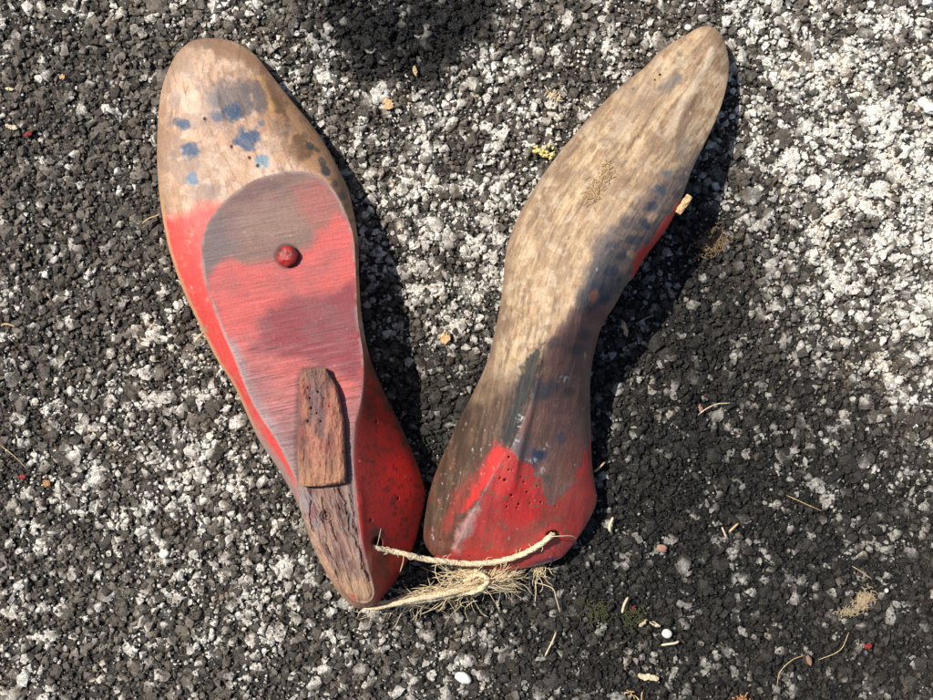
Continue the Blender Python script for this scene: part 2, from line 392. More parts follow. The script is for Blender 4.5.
# ------------------------------------------------------------------ lofted solids
def loft(left, right, core, filled, nt, nu, zbase=2.0, under=26, smooth_it=2, core_z=None, tops=None, uspread=0.0):
    """left/right: (x, y, rim height, profile power) from one tip to the other; both start and end at the same points.
       core: closed polygon (filled) or polyline carrying the heights the surface climbs to."""
    L = catmull(left, None); R = catmull(right, None)
    def res(Q, n):
        l = np.r_[0, np.cumsum(np.hypot(*(np.diff(Q[:, :2], axis=0).T)))]
        t = np.linspace(0, 1, n); e = 0.035
        t = t + 0.0
        t = (1 - 0.55) * t + 0.55 * (1 - np.cos(np.pi * t)) / 2
        return np.stack([np.interp(t * l[-1], l, Q[:, k]) for k in range(Q.shape[1])], -1)
    Lr, Rr = res(L, nt), res(R, nt)
    rim = np.vstack([L, R[::-1]])
    th = np.linspace(0, np.pi, nu); u = 0.35 * (np.linspace(0, 1, nu)) + 0.65 * (1 - np.cos(th)) / 2
    px = Lr[:, None, 0] * (1 - u) + Rr[:, None, 0] * u
    py = Lr[:, None, 1] * (1 - u) + Rr[:, None, 1] * u
    d, at = nearest(px, py, rim); zr = at[..., 0]; pw = at[..., 1]
    cd, ca = nearest(px, py, core if not filled else np.vstack([core, core[0]]))
    zc = ca[..., 0]
    def blur(a, k):
        for _ in range(k):
            b = a.copy(); b[1:-1, 1:-1] = (a[1:-1, 1:-1] * 2 + a[:-2, 1:-1] + a[2:, 1:-1] + a[1:-1, :-2] + a[1:-1, 2:]) / 6; a = b
        return a
    zr = blur(zr, 60); pw = blur(pw, 60); zc = blur(zc, 25)
    if core_z is not None and filled:
        zc = zc
    s = d / (d + cd + 1e-9)
    ins = np.zeros(px.shape, bool)
    if filled: ins = inside(px, py, core)
    s = np.where(ins, 1, s)
    h = 1 - (1 - s) ** pw
    h = h ** 0.75
    top = zr + (zc - zr) * h
    if filled and core_z is not None: top = np.where(ins, core_z(px, py), top)
    top[:, 0] = Lr[:, 2]; top[:, -1] = Rr[:, 2]
    for _ in range(smooth_it):
        t2 = top.copy()
        t2[1:-1, 1:-1] = (top[1:-1, 1:-1] * 2 + top[:-2, 1:-1] + top[2:, 1:-1] + top[1:-1, :-2] + top[1:-1, 2:]) / 6
        top = t2
    s2 = np.clip(d / under, 0, 1)
    bot = zr - (zr - zbase) * np.sqrt(1 - (1 - s2) ** 2)
    bot = np.minimum(bot, top - 0.6 * s2)
    return dict(px=px, py=py, top=top, bot=bot, d=d, ins=ins, cd=cd, s=s, rim=rim, u=u, nt=nt, nu=nu)
def loft_mesh(G, bottom=True):
    nt, nu = G['nt'], G['nu']
    bx, by, bz = G['px'][:, 1:-1][:, ::-1], G['py'][:, 1:-1][:, ::-1], G['bot'][:, 1:-1][:, ::-1]
    X = np.concatenate([G['px'], bx], 1); Y = np.concatenate([G['py'], by], 1); Z = np.concatenate([G['top'], bz], 1)
    n = X.shape[1]; idx = np.arange(nt * n).reshape(nt, n)
    j = np.arange(n); j2 = (j + 1) % n
    F = np.stack([idx[:-1][:, j], idx[1:][:, j], idx[1:][:, j2], idx[:-1][:, j2]], -1)   # (nt-1, n, 4)
    v = P(X, Y, Z)
    # grain coordinates: across and along, metres
    al = np.cumsum(np.r_[0, np.hypot(np.diff(X.mean(1)), np.diff(Y.mean(1)))])
    ac = np.where(j < nu, 0, 0)
    uu = np.cumsum(np.concatenate([np.zeros((nt, 1)), np.hypot(np.hypot(np.diff(X, axis=1), np.diff(Y, axis=1)), np.diff(Z, axis=1))], 1), 1)
    uu = uu - uu[:, nu // 2][:, None]
    uv = np.stack([uu * S, np.broadcast_to(al[:, None], X.shape) * S], -1)
    return X, Y, Z, F, v, uv
def full(G, a):
    return np.concatenate([a, a[:, 1:-1][:, ::-1]], 1)

def blob(px, py, cx, cy, rx, ry, ang=0, soft=0.35, na=0.5, ns=9, seed=1):
    a = math.radians(ang); dx, dy = px - cx, py - cy
    x = (dx * math.cos(a) + dy * math.sin(a)) / rx; y = (-dx * math.sin(a) + dy * math.cos(a)) / ry
    r = np.hypot(x, y) + na * (fbm(px, py, ns, seed + int(cx) * 3) - 0.5) * 2
    return sstep(1 + soft, 1 - soft, r)
def pmask(px, py, poly, soft=4, na=8, ns=12, seed=1):
    return sstep(-soft, soft, sdf(px, py, poly) + na * (fbm(px, py, ns, seed) - 0.5) * 2)
def lay(c, m, rgb, k=1.0):
    m = np.clip(m * k, 0, 1)[..., None]; return c * (1 - m) + np.asarray(rgb) * m

# ------------------------------------------------------------------ left shoe last
LL = [(206,38,44,1.9),(190,42,44,1.9),(174,58,46,1.9),(162,88,50,1.9),(158,120,52,1.9),(157,160,55,1.8),(160,200,58,1.7),(168,245,64,1.5),
      (181,285,70,1.4),(197,320,78,1.3),(216,358,88,1.2),(235,388,97,1.2),(258,438,112,1.2),(279,470,124,1.2),(299,507,140,1.3),(311,542,142,1.4),
      (328,576,138,1.6),(340,594,132,1.8),(354,607,122,2),(366,609,112,2)]
LR = [(206,38,44,1.9),(221,39,44,1.9),(237,43,44,1.9),(256,56,45,1.9),(272,76,46,1.9),(291,100,47,1.9),(307,119,48,1.9),(323,141,50,1.9),
      (339,170,52,1.8),(350,196,55,1.7),(358,240,62,1.6),(359,277,70,1.5),(362,318,72,1.5),(369,354,62,1.4),(382,387,54,1.4),(403,430,46,1.4),
      (415,458,44,1.4),(423,482,42,1.4),(425,498,42,1.4),(421,520,43,1.4),(413,547,46,1.4),(403,569,52,1.4),(389,589,64,1.5),(380,600,84,1.7),(374,606,100,1.9),(366,609,112,2)]
def faceZ(x, y):
    z = 57 + (y - 171) * 0.15
    z = z - np.where(y > 540, ((y - 540) / 70) ** 2 * 24, 0)
    return z
face0 = [(202,256),(202,240),(208,223),(220,206),(238,190),(257,179),(279,173),(300,171),(321,178),(335,192),(347,217),(354,240),(356,277),(358,320),
         (363,352),(364,379),(361,403),(355,427),(353,454),(354,481),(356,510),(360,539),(368,569),(374,592),(368,602),(354,600),(341,587),(329,570),(314,540),
         (302,508),(295,480),(288,464),(276,440),(260,416),(247,391),(235,360),(222,331),(212,304),(204,280)]
LL = [(x, y, min(z * .64, float(faceZ(x, y)) - 3) if y > 150 else z * .46, p * .86) for x, y, z, p in LL]
LR = [(x, y, min(z * .64, float(faceZ(x, y)) - 5) if y > 150 else z * .46, p * .82) for x, y, z, p in LR]
LR[-1] = LL[-1]; LL[0] = LR[0]
face = catmull(face0, 260, closed=True)
face = np.c_[face, faceZ(face[:, 0], face[:, 1])]
def build_left():
    NT, NU = 760, 300
    G = loft(LL, LR, face, True, NT, NU, zbase=1.5, under=30, smooth_it=2, core_z=faceZ)
    px, py = G['px'], G['py']; ins = G['ins']; top = G['top']; d = G['d']
    fd = np.where(ins, G['cd'], -G['cd'])
    # gentle hand-carved unevenness
    top += (fbm(px, py, 55, 301, 2) - 0.5) * 3.0 * np.clip(d / 12, 0, 1) * (~ins)
    # saw marks across the sawn face, running up to the right
    q = py + 0.21 * px + 1.2 * (fbm(px, py, 40, 6, 2) - 0.5)
    fine = vnoise(q / 1.25, px / 60, 8) - 0.5; fine2 = vnoise(q / 3.2, px / 160, 9) - 0.5
    fm = sstep(0, 3, fd) * sstep(500, 470, py)
    top += fm * 0.3 * fine2
    # weathered, split end grain on the ridge towards the heel
    gx = (px - 330) * math.cos(0.36) - (py - 540) * math.sin(0.36); gy = (px - 330) * math.sin(0.36) + (py - 540) * math.cos(0.36)
    rm = sstep(474, 492, py) * sstep(-2, 3, fd)
    rg_ = fbm(gx, gy * 0.22, 5, 15, 4)
    crack = np.zeros_like(px)
    for pts, wd in (([(313,500),(311,520),(314,532)],1.8),([(332,520),(334,532),(338,541)],2.2),([(325,538),(328,550),(332,560)],1.6),([(341,490),(346,512),(354,535),(361,548)],2.6),
                    ([(322,496),(325,508),(329,520)],1.8),([(336,484),(337,500),(340,512)],1.6),([(357,540),(362,560),(368,580)],2.0),([(349,495),(354,520),(359,538)],1.6)):
        cdist, _ = nearest(px + 9 * (fbm(px, py, 9, 19) - .5), py + 6 * (fbm(px, py, 9, 20) - .5), np.array(pts, float)); crack = np.maximum(crack, sstep(wd * .8, 0.1, cdist + .9 * fbm(px, py, 4, 23)))
    knot = sstep(9, 4, np.hypot(px - 327, (py - 516)) + 3 * (fbm(px, py, 5, 22) - .5))
    krings = 0.5 + 0.5 * np.sin(np.hypot(px - 327, py - 516) * 2.2)
    top += rm * ((rg_ - 0.55) * 5.5 - crack * 3.2 - knot * (2 + 1.5 * krings))
    edgew = sstep(4, 0, np.abs(fd)) * rm
    top -= edgew * 5 * fbm(px, py, 8, 25)
    # twine hole in the heel wall
    hole = sstep(6.5, 2, np.hypot((px - 377), (py - 543) * 0.8)); top -= hole * 14
    # ---- colours
    w1 = fbm(px, py, 45, 101); w2 = fbm(px * 1.0, py * 0.3, 9, 102, 5); w3 = fbm(px, py, 14, 103, 4)
    c = np.broadcast_to(lin(202, 162, 128), px.shape + (3,)).copy()
    c = lay(c, sstep(0.45, 0.68, w1), lin(212, 178, 152), 0.65)
    c = lay(c, sstep(0.5, 0.75, w3), lin(196, 150, 118), 0.6)
    c = lay(c, sstep(0.55, 0.75, w2), lin(205, 158, 118), 0.6)
    c = lay(c, sstep(0.5, 0.66, fbm(px, py, 22, 104, 4)), lin(152, 126, 110), 0.6)
    c = lay(c, sstep(0.5, 0.64, fbm(px * 1.4, py * .5, 6, 105, 4)), lin(160, 122, 96), 0.55)
    c = lay(c, sstep(0.53, 0.64, fbm(px, py, 9, 106, 4)), lin(232, 204, 180), 0.4)
    rightstrip = pmask(px, py, [(250,60),(262,40),(360,150),(362,320),(346,220),(330,188),(300,168),(285,140),(262,100)], 8, 9, 16, 5)
    c = lay(c, rightstrip, lin(168, 124, 86), 0.85)
    c = lay(c, rightstrip * sstep(0.5, 0.68, w3), lin(100, 74, 54), 0.85)
    c = lay(c, pmask(px, py, [(255,78),(262,76),(276,110),(272,118)], 4, 5, 10, 6), lin(222, 170, 110), 0.7)
    c = lay(c, blob(px, py, 206, 40, 20, 9, 0, 0.4, 0.6, 7, 3), lin(118, 104, 92), 0.85)
    c = lay(c, blob(px, py, 232, 52, 30, 8, 25, 0.5, 0.7, 9, 4), lin(150, 112, 84), 0.8)
    c = lay(c, sstep(16, 3, d + 8 * (w3 - .5)) * (py < 215), lin(150, 116, 90), .6)
    c = lay(c, blob(px, py, 186, 60, 14, 8, -40, 0.6, 0.7, 8, 5), lin(168, 140, 116), 0.6)
    sm = fbm(px, py * 0.8, 8, 41, 4)
    for cx_, cy_, rx, ry, an, k in ((234, 94, 27, 13, 8, .85), (213, 99, 9, 6, -15, .7), (222, 108, 15, 10, 20, .75), (247, 101, 12, 15, 0, .75), (250, 88, 10, 8, 0, .55), (262, 96, 5, 13, -20, .8), (260, 108, 4, 7, 0, .7), (175, 101, 6, 10, 10, .35),
                                 (170, 120, 5, 7, 0, .25), (232, 128, 13, 8, 0, .35), (205, 160, 16, 14, 0, .25), (173, 155, 4, 5, 0, .35), (204, 196, 16, 10, 0, .4), (196, 120, 14, 8, 0, .35), (285, 130, 10, 8, 20, .35), (275, 148, 12, 7, 0, .25)):
        m = blob(px, py, cx_, cy_, rx, ry, an, 0.45, 0.75, 8, 41)
        c = lay(c, m * sstep(0.22, 0.5, sm + 0.12), lin(112, 102, 100), k)
    for cx_, cy_, rx, ry, an, col, k in ((235, 112, 13, 9, 10, (44, 76, 104), .97), (217, 118, 6, 6, 0, (70, 80, 104), .9), (248, 138, 13, 10, 20, (46, 84, 116), .98), (190, 149, 11, 8, -20, (44, 76, 108), .98),
                              (183, 124, 7, 6, 20, (50, 78, 108), .95), (193, 179, 7, 6, -20, (82, 118, 146), .95), (262, 161, 6.5, 6, 0, (120, 152, 168), .95), (261, 123, 4, 4, 0, (92, 104, 126), .8),
                              (311, 146, 5, 3, 30, (48, 62, 66), .9), (305, 135, 4, 2.5, 0, (80, 84, 70), .7), (318, 151, 4, 2.5, 30, (52, 62, 66), .8), (327, 172, 5, 4, 50, (48, 56, 68), .9), (322, 161, 4, 3, 50, (66, 72, 78), .8),
                              (336, 184, 4, 3, 60, (56, 64, 74), .8), (341, 196, 4, 4, 60, (62, 66, 74), .7), (349, 222, 3, 6, 60, (62, 66, 74), .6)):
        m = blob(px, py, cx_, cy_, rx, ry, an, 0.32, 0.8, 7, 51)
        c = lay(c, m * (.85 + .15 * sstep(.35, .55, fbm(px, py, 5, 52))), lin(*col), k * 0.97)
    # red side strip
    red = lin(224, 70, 66); red2 = lin(206, 44, 42)
    strip = sstep(204, 222, py + 20 * (fbm(px, py, 16, 61) - .5) + np.where(px > 190, 6, 0)) * (px < 300) * (fd < 1)
    c = lay(c, strip * sstep(0.2, 0.4, w3 + .1), red, 0.93)
    c = lay(c, strip * sstep(300, 200, py) * sstep(0.45, 0.7, w1), lin(230, 150, 130), 0.5)
    c = lay(c, strip * sstep(.655, .675, fbm(px, py, 7, 604, 5)), lin(206, 120, 104), .4)
    # right red heel wall
    wall = (px > 352) * sstep(330, 362, py + 20 * (w3 - .5)) * (fd < 1)
    wc = np.broadcast_to(lin(186, 42, 38), px.shape + (3,)).copy()
    wc = lay(wc, pmask(px, py, [(386,470),(402,452),(420,470),(426,500),(420,530),(408,560),(392,575),(384,560),(388,530),(398,500)], 6, 9, 14, 7), lin(222, 42, 40), 0.95)
    wc = lay(wc, pmask(px, py, [(355,380),(372,400),(378,450),(374,500),(372,560),(360,520),(352,450)], 8, 9, 20, 8), lin(140, 46, 38), 0.7)
    wc = lay(wc, pmask(px, py, [(364,335),(372,350),(400,415),(412,440),(404,446),(388,412),(366,362)], 4, 7, 9, 9), lin(92, 66, 46), 0.85)
    wc = lay(wc, sstep(0.6, 0.72, fbm(px, py, 6, 66, 3)), lin(72, 42, 34), 0.55)
    wc = lay(wc, sstep(6, 1, d) * sstep(0.35, 0.6, w3), lin(110, 80, 66), 0.6)
    wc = lay(wc, sstep(.655, .675, fbm(px, py, 7, 603, 5)), lin(120, 48, 40), .55)
    wc = lay(wc, blob(px, py, 377, 536, 8, 12, 0, 0.5, 0.6, 7, 10), lin(70, 50, 40), 0.85)
    wc = lay(wc, blob(px, py, 383, 560, 6, 14, 10, 0.5, 0.6, 7, 10), lin(90, 46, 40), 0.6)
    c = np.where((wall > 0)[..., None], c * (1 - wall[..., None]) + wc * wall[..., None], c)
    rgc = np.random.default_rng(78)
    for _ in range(34):      # scratches and short grain checks on the toe
        x0, y0 = rgc.uniform(162, 320), rgc.uniform(50, 205); an = rgc.normal() * .25 + 1.45 + (x0 - 220) * -.004; ln = rgc.uniform(5, 22); wd = rgc.uniform(.3, .8)
        du = (px - x0) * math.cos(an) + (py - y0) * math.sin(an); dv = -(px - x0) * math.sin(an) + (py - y0) * math.cos(an) + 1.5 * (fbm(px, py, 9, 561) - .5)
        mm_ = sstep(wd + .6, wd * .3, np.abs(dv)) * sstep(ln, ln * .5, np.abs(du)) * (fd < 0)
        c = lay(c, mm_, lin(120, 86, 64) if rgc.random() < 2 else lin(236, 212, 190), .55 * rgc.uniform(.4, 1))
    # worn bare rim
    rimw = sstep(4.2, 1.2, d + 2.0 * (fbm(px, py, 10, 70) - .5)) * (px < 300) * sstep(180, 215, py)
    c = lay(c, rimw, lin(206, 160, 116), 0.9)
    c = lay(c, sstep(9, 4, d) * (px < 300) * sstep(400, 450, py), lin(160, 134, 126), 0.9)
    # sawn face
    f = np.broadcast_to(lin(132, 100, 88), px.shape + (3,)).copy()
    f = lay(f, blob(px, py, 215, 240, 22, 34, 20, .5, .5, 18, 71), lin(108, 96, 96), .75)
    f = lay(f, blob(px, py, 268, 222, 34, 20, -10, .5, .6, 14, 72), lin(152, 120, 104), .6)
    f = lay(f, blob(px, py, 318, 200, 22, 24, 20, .5, .5, 14, 73), lin(176, 92, 86), .65)
    f = lay(f, blob(px, py, 255, 190, 34, 9, -20, .5, .5, 14, 74), lin(104, 78, 74), .75)
    redp = [(206,280),(216,268),(236,262),(250,266),(272,264),(300,252),(318,236),(330,216),(338,212),(370,230),(370,480),(300,480),(250,400),(212,310)]
    rm2 = pmask(px, py, redp, 8, 9, 14, 75)
    f = lay(f, rm2, lin(206, 88, 82), .95)
    f = lay(f, pmask(px, py, [(262,320),(268,306),(300,296),(330,292),(352,282),(362,300),(364,385),(340,376),(300,362),(262,352),(250,345)], 7, 7, 16, 76), lin(132, 50, 58), .92)
    f = lay(f, sstep(338, 420, py + 30 * (w1 - .5) - 0.35 * (px - 300)), lin(178, 116, 112), .85)
    f = lay(f, sstep(400, 455, py + 20 * (w1 - .5)), lin(142, 116, 112), .85)
    f = lay(f, sstep(14, 4, fd) * sstep(330, 350, py) * (px < 310), lin(166, 142, 138), .8)
    f = lay(f, sstep(4, 1, fd) * sstep(0.35, .6, w3), lin(168, 150, 142), .6)
    st = sstep(0.5, 0.85, vnoise(q / 1.3, px / 26, 81)) * (0.3 + 0.7 * sstep(300, 380, py))
    f = lay(f, st, lin(206, 168, 164), .15)
    st2 = sstep(0.5, 0.85, vnoise(q / 1.2, px / 22, 82)) * (0.45 + 0.4 * sstep(300, 380, py))
    f = lay(f, st2, lin(92, 62, 66), .2)
    f = lay(f, sstep(.42, .7, fbm(px, py, 24, 85, 4)), lin(134, 92, 92), .35)
    f = specks(px, py, f, 50, (205, 360, 180, 470), lin(214, 170, 160), .5, 83, .2, 1.0)
    rp = np.hypot(px - 287, py - 256) + 2.2 * (fbm(px, py, 5, 605) - .5)
    f = lay(f, sstep(14.5, 11.5, rp), lin(70, 44, 40), .75)
    wedge_out = [(304,370),(325,367),(338,386),(345,424),(347,483),(299,487),(296,440),(299,378)]
    f = lay(f, sstep(-5, 0, sdf(px, py, wedge_out) + 3 * (w3 - .5)), lin(92, 66, 64), .7)
    # split wood ridge
    rd = np.broadcast_to(lin(134, 98, 88), px.shape + (3,)).copy()
    rd = lay(rd, sstep(.45, .65, rg_), lin(168, 132, 110), .7)
    rd = lay(rd, sstep(.5, .3, rg_), lin(92, 66, 60), .7)
    rd = lay(rd, sstep(560, 596, py + 16 * (w3 - .5)), lin(196, 158, 118), .75)
    rd = lay(rd, blob(px, py, 349, 599, 9, 6, 40, .4, .5, 6, 84), lin(214, 84, 72), .85)
    rd = lay(rd, blob(px, py, 306, 505, 9, 26, -20, .5, .5, 8, 85), lin(138, 128, 128), .8)
    rd = lay(rd, blob(px, py, 352, 500, 6, 30, -6, .5, .5, 8, 86), lin(124, 112, 110), .6)
    rd = lay(rd, blob(px, py, 313, 512, 4, 9, 0, .5, .5, 5, 87), lin(130, 62, 66), .7)
    rd = lay(rd, sstep(5, 1, fd) * (px < 350) * sstep(500, 530, py), lin(200, 150, 112), .75)
    rd = lay(rd, crack, lin(58, 42, 38), .7)
    rd = lay(rd, sstep(.56, .66, fbm(px, py, 6, 89, 4)), lin(150, 128, 116), .5)
    rd = lay(rd, knot * krings, lin(60, 42, 36), .8)
    f = f * (1 - rm[..., None]) + rd * rm[..., None]
    fm_ = sstep(-0.8, 0.8, fd)[..., None]
    tipw = (fd < 0) * (px < 372) * sstep(545, 575, py)
    c = lay(c, tipw, lin(190, 146, 112), .9)
    c = lay(c, (fd < 0) * sstep(-4, -1, fd) * (px > 340) * sstep(300, 360, py), lin(120, 96, 90), .7)
    c = c * (1 - fm_) + f * fm_
    # small wormholes and flecks
    c = specks(px, py, c, 60, (158, 350, 40, 300), lin(90, 64, 54), .6, 95, .3, 1.2)
    c = specks(px, py, c, 50, (355, 425, 350, 600), lin(70, 40, 34), .7, 96, .4, 1.6, (fd < 0) * 1.0)
    c = specks(px, py, c, 22, (158, 420, 60, 600), lin(230, 200, 180), .5, 97, .3, 1.1)
    for wx_, wy_ in ((232,147),(250,158),(205,119),(258,166),(371,520),(376,422),(398,498)):
        hm = sstep(2.1, .9, np.hypot(px - wx_, py - wy_)); c = lay(c, hm, lin(50, 34, 30), .9); top -= hm * 2
    G['top'] = top
    X, Y, Z, F, v, uv = loft_mesh(G)
    gl = np.where(ins, 0.45, 0.85) * np.ones_like(px); gl = gl * (1 - 0.5 * rm)
    gr = 0.22 + 0.10 * (fd < 0) + 0.5 * rm - 0.12 * (ins & (py < 470))
    col = full(G, c).reshape(-1, 3); gl = full(G, gl).ravel(); gr = full(G, gr).ravel()
    sawf = full(G, (1 - rm) * sstep(0, 3, fd) * (0.55 + 0.45 * sstep(290, 400, py))).ravel()
    at = {'paint': np.clip(col, 0.002, 0.9), 'gloss': gl, 'grain': gr, 'saw': sawf}
    # split the sawn face off as a part of its own
    n = X.shape[1]
    fin = np.zeros((NT - 1, n), bool); fin[:, :NU - 1] = ins[:-1, :-1] & ins[1:, :-1] & ins[:-1, 1:] & ins[1:, 1:]
    root = empty('shoe_last', tuple(P(290, 330, 0)))
    def sub(name, mask, **kw):
        f = F[mask].reshape(-1, 4); used, inv = np.unique(f, return_inverse=True); f = inv.reshape(-1, 4)
        return mesh_obj(name, v.reshape(-1, 3)[used], f, MAT_SAWN if name == 'sawn_face' else MAT_LAST, root, {k: a[used] for k, a in at.items()}, uv=uv.reshape(-1, 2)[used])
    b = sub('body', ~fin)
    fc = sub('sawn_face', fin)
    tag(root, 'red and bare wood shoe last with round peg and wooden wedge on its sawn face', 'shoe last', 'pair of wooden shoe lasts tied together')
    tag(fc, 'flat saw-marked pinkish red face with dark split wood at the narrow end')
    return root, G
left_last, GL = build_left()
def zat(G, x, y):
    i = np.argmin((G['px'] - x) ** 2 + (G['py'] - y) ** 2); return float(G['top'].ravel()[i])

# wedge block nailed on the sawn face
def build_wedge():
    zb = faceZ(320, 430)
    def hz(y): return faceZ(320, y) + 12
    l = [(312,368),(305,370),(300.5,375),(298.5,400),(297.5,430),(297,454),(298.5,474),(299,482),(302,486),(322,486)]
    r = [(312,368),(318,367),(325,368),(330,376),(337,387),(341,404),(344.5,424),(345.5,450),(346.5,470),(346,480),(344,483.5),(322,486)]
    l = [(x, y, hz(y) - 1.5, 2.2) for x, y in l]; r = [(x, y, hz(y) - (6 if x > 332 else 2), 2.2) for x, y in r]
    core = catmull([(309,374),(320,372),(325,380),(332,392),(337,420),(339,470),(339,480),(303,482),(302,470),(302,440),(303,385)], 90, closed=True)
    core = np.c_[core, hz(core[:, 1])]
    G = loft(l, r, core, True, 260, 130, zbase=0, under=3, smooth_it=2, core_z=lambda x, y: hz(y))
    px, py = G['px'], G['py']
    G['bot'] = np.minimum(G['top'] - 1.2, faceZ(px, py) - 2.5 + 0 * px)
    G['bot'][:, 0] = G['top'][:, 0]; G['bot'][:, -1] = G['top'][:, -1]
    # walls go straight down: bottom follows the outline closely
    n1 = fbm(px, py * 0.35, 6, 401, 4); n2 = fbm(px, py, 16, 402)
    G['top'] += (n1 - 0.5) * 4.6 + (fbm(px, py, 4, 404, 3) - .5) * 2.0
    c = np.broadcast_to(lin(156, 98, 78), px.shape + (3,)).copy()
    c = lay(c, sstep(.45, .62, n1), lin(176, 118, 92), .6)
    c = lay(c, sstep(.5, .36, n1), lin(104, 70, 62), .7)
    c = lay(c, sstep(446, 476, py + 30 * (n2 - .5)), lin(176, 130, 96), .6)
    c = lay(c, blob(px, py, 316, 402, 8, 34, -8, .5, .6, 9, 403), lin(112, 88, 86), .75)
    c = lay(c, sstep(.6, .75, n2), lin(150, 70, 66), .4)
    c = lay(c, sstep(3, 1, G['d']) * (px > 326), lin(92, 60, 50), .5)
    c = lay(c, sstep(386, 372, py + 8 * (n2 - .5)), lin(108, 80, 68), .6)
    for x, y in ((310,398),(318,392),(311,408),(329,406),(308,421),(321,421),(317,413),(324,398),(308,388)):
        m = sstep(2.0, 0.6, np.hypot(px - x, (py - y) * .8) + 1.6 * fbm(px, py, 3, int(x))); c = lay(c, m, lin(34, 24, 24), .95); G['top'] -= m * 4
    X, Y, Z, F, v, uv = loft_mesh(G)
    o = mesh_obj('wedge_block', v.reshape(-1, 3), F.reshape(-1, 4), MAT_LAST, left_last,
             {'paint': full(G, c).reshape(-1, 3), 'gloss': np.full(X.size, .1), 'grain': np.full(X.size, .75)}, uv=uv.reshape(-1, 2))
    tag(o, 'small weathered brown wooden wedge with dark nail holes')
    # straight side walls down to the face
    return o
build_wedge()

# round peg
def build_peg():
    zf = faceZ(287, 256)
    nr, na = 22, 48; vs = []; 
    prof = [(10.2, -3), (10.6, 1), (10.8, 4), (10.5, 6), (9.6, 7.6), (8.2, 8.8), (6.2, 9.7), (3.5, 10.3), (0.05, 10.5)]
    prof = catmull([(a, b) for a, b in prof], nr)
    rg = np.random.default_rng(3)
    an = np.linspace(0, 2 * np.pi, na, endpoint=False)
    X = []; Z = []
    octo = 1 / np.cos((an + .2) % (np.pi / 3.5) - np.pi / 7) 
    octo = 1 + (octo - octo.mean()) * 0.55
    Xs = 287 + prof[:, 0][:, None] * np.cos(an) * octo; Ys = 256 + prof[:, 0][:, None] * np.sin(an) * octo
    Zs = zf + prof[:, 1][:, None] + 0 * an
    Zs = Zs + (fbm(Xs, Ys, 5, 91, 3) - .5) * 3.0
    idx = np.arange(nr * na).reshape(nr, na); j = np.arange(na); j2 = (j + 1) % na
    F = np.stack([idx[:-1][:, j], idx[:-1][:, j2], idx[1:][:, j2], idx[1:][:, j]], -1).reshape(-1, 4)[:, ::-1]
    c = np.broadcast_to(lin(172, 46, 42), Xs.shape + (3,)).copy()
    c = lay(c, sstep(.5, .7, fbm(Xs, Ys, 5, 92)), lin(96, 44, 38), .8)
    c = lay(c, sstep(6, 3, Zs - zf), lin(110, 60, 48), .6)
    o = mesh_obj('peg', P(Xs, Ys, Zs).reshape(-1, 3), F, MAT_LAST, left_last, {'paint': c.reshape(-1, 3), 'gloss': np.full(Xs.size, 1.), 'grain': np.full(Xs.size, .2)},
                 uv=np.stack([Xs * S, Ys * S], -1).reshape(-1, 2))
    tag(o, 'round red painted peg head')
build_peg()

# ------------------------------------------------------------------ right shoe last
RLl = [(711,26.5,50,2.2),(703,26.5,48,2.2),(695,29.5,47,2.2),(686,35,46,2.2),(672,43,45,1.75),(658,53,45,1.75),(645,67,46,1.75),(626,82,47,1.75),(607,99,48,1.75),(591,116,50,1.75),(575,134,52,1.75),
       (557,156,54,1.75),(543,175,56,1.75),(531,194,58,1.75),(520,213,60,1.75),(511,234,62,1.75),(505.5,256,62,1.75),(503,283,62,2.2),(499.5,309,60,2.2),(494,335,58,2.1),(487,362,54,2.0),
       (475,389,48,1.8),(460,418,44,1.7),(446,448,34,1.35),(433,480,28,1.3),(425,512,26,1.3),(423,531,27,1.35),(426,546,30,1.4),(437,558,30,1.35),(458,564,29,1.3),(480,568,28,1.25),(504,571,28,1.2)]
RLr = [(711,26.5,50,2.2),(717,30,50,2.0),(722.5,37,50,1.8),(727,50,51,1.5),(729,69,53,1.4),(725,93,57,1.4),(717,117,62,1.4),(706,141,66,1.5),(693,168,70,1.7),(681,200,70,2.0),(667,228,68,1.8),
       (648,253,66,1.8),(638,269,66,1.8),(633,278,68,1.8),(626,285,70,1.9),(615,305,66,1.8),(602,326,60,1.7),(595,350,54,1.5),(591,372,47,1.35),(590,397,41,1.25),(591,432,34,1.15),(592,464,28,1.1),(595,485,25,1.1),(597,500,24,1.1),(592,514,23,1.1),(582,532,22,1.1),(568,551,22,1.15),(557,560,23,1.15),(531,567,25,1.15),(504,571,28,1.2)]
def _toe(z, y): return z * (0.55 + 0.45 * float(sstep(40, 170, np.array(y, float))))
RLl = [(x, y, _toe(z, y), p) for x, y, z, p in RLl]
RLr = [(x, y, _toe(z, y) + 16 * float(sstep(150, 210, np.array(y, float)) * sstep(330, 280, np.array(y, float))), p) for x, y, z, p in RLr]
ridge = catmull([(712,50,40),(706,66,46),(696,82,54),(682,104,66),(671,128,80),(655,160,96),(632,200,112),(608,240,124),(588,277,130),(570,309,130),(552,335,128),(540,355,126),(529,400,120),(507,451,114),(494,475,109),(478,504,98),(463,533,76),(457,546,60)], 160)
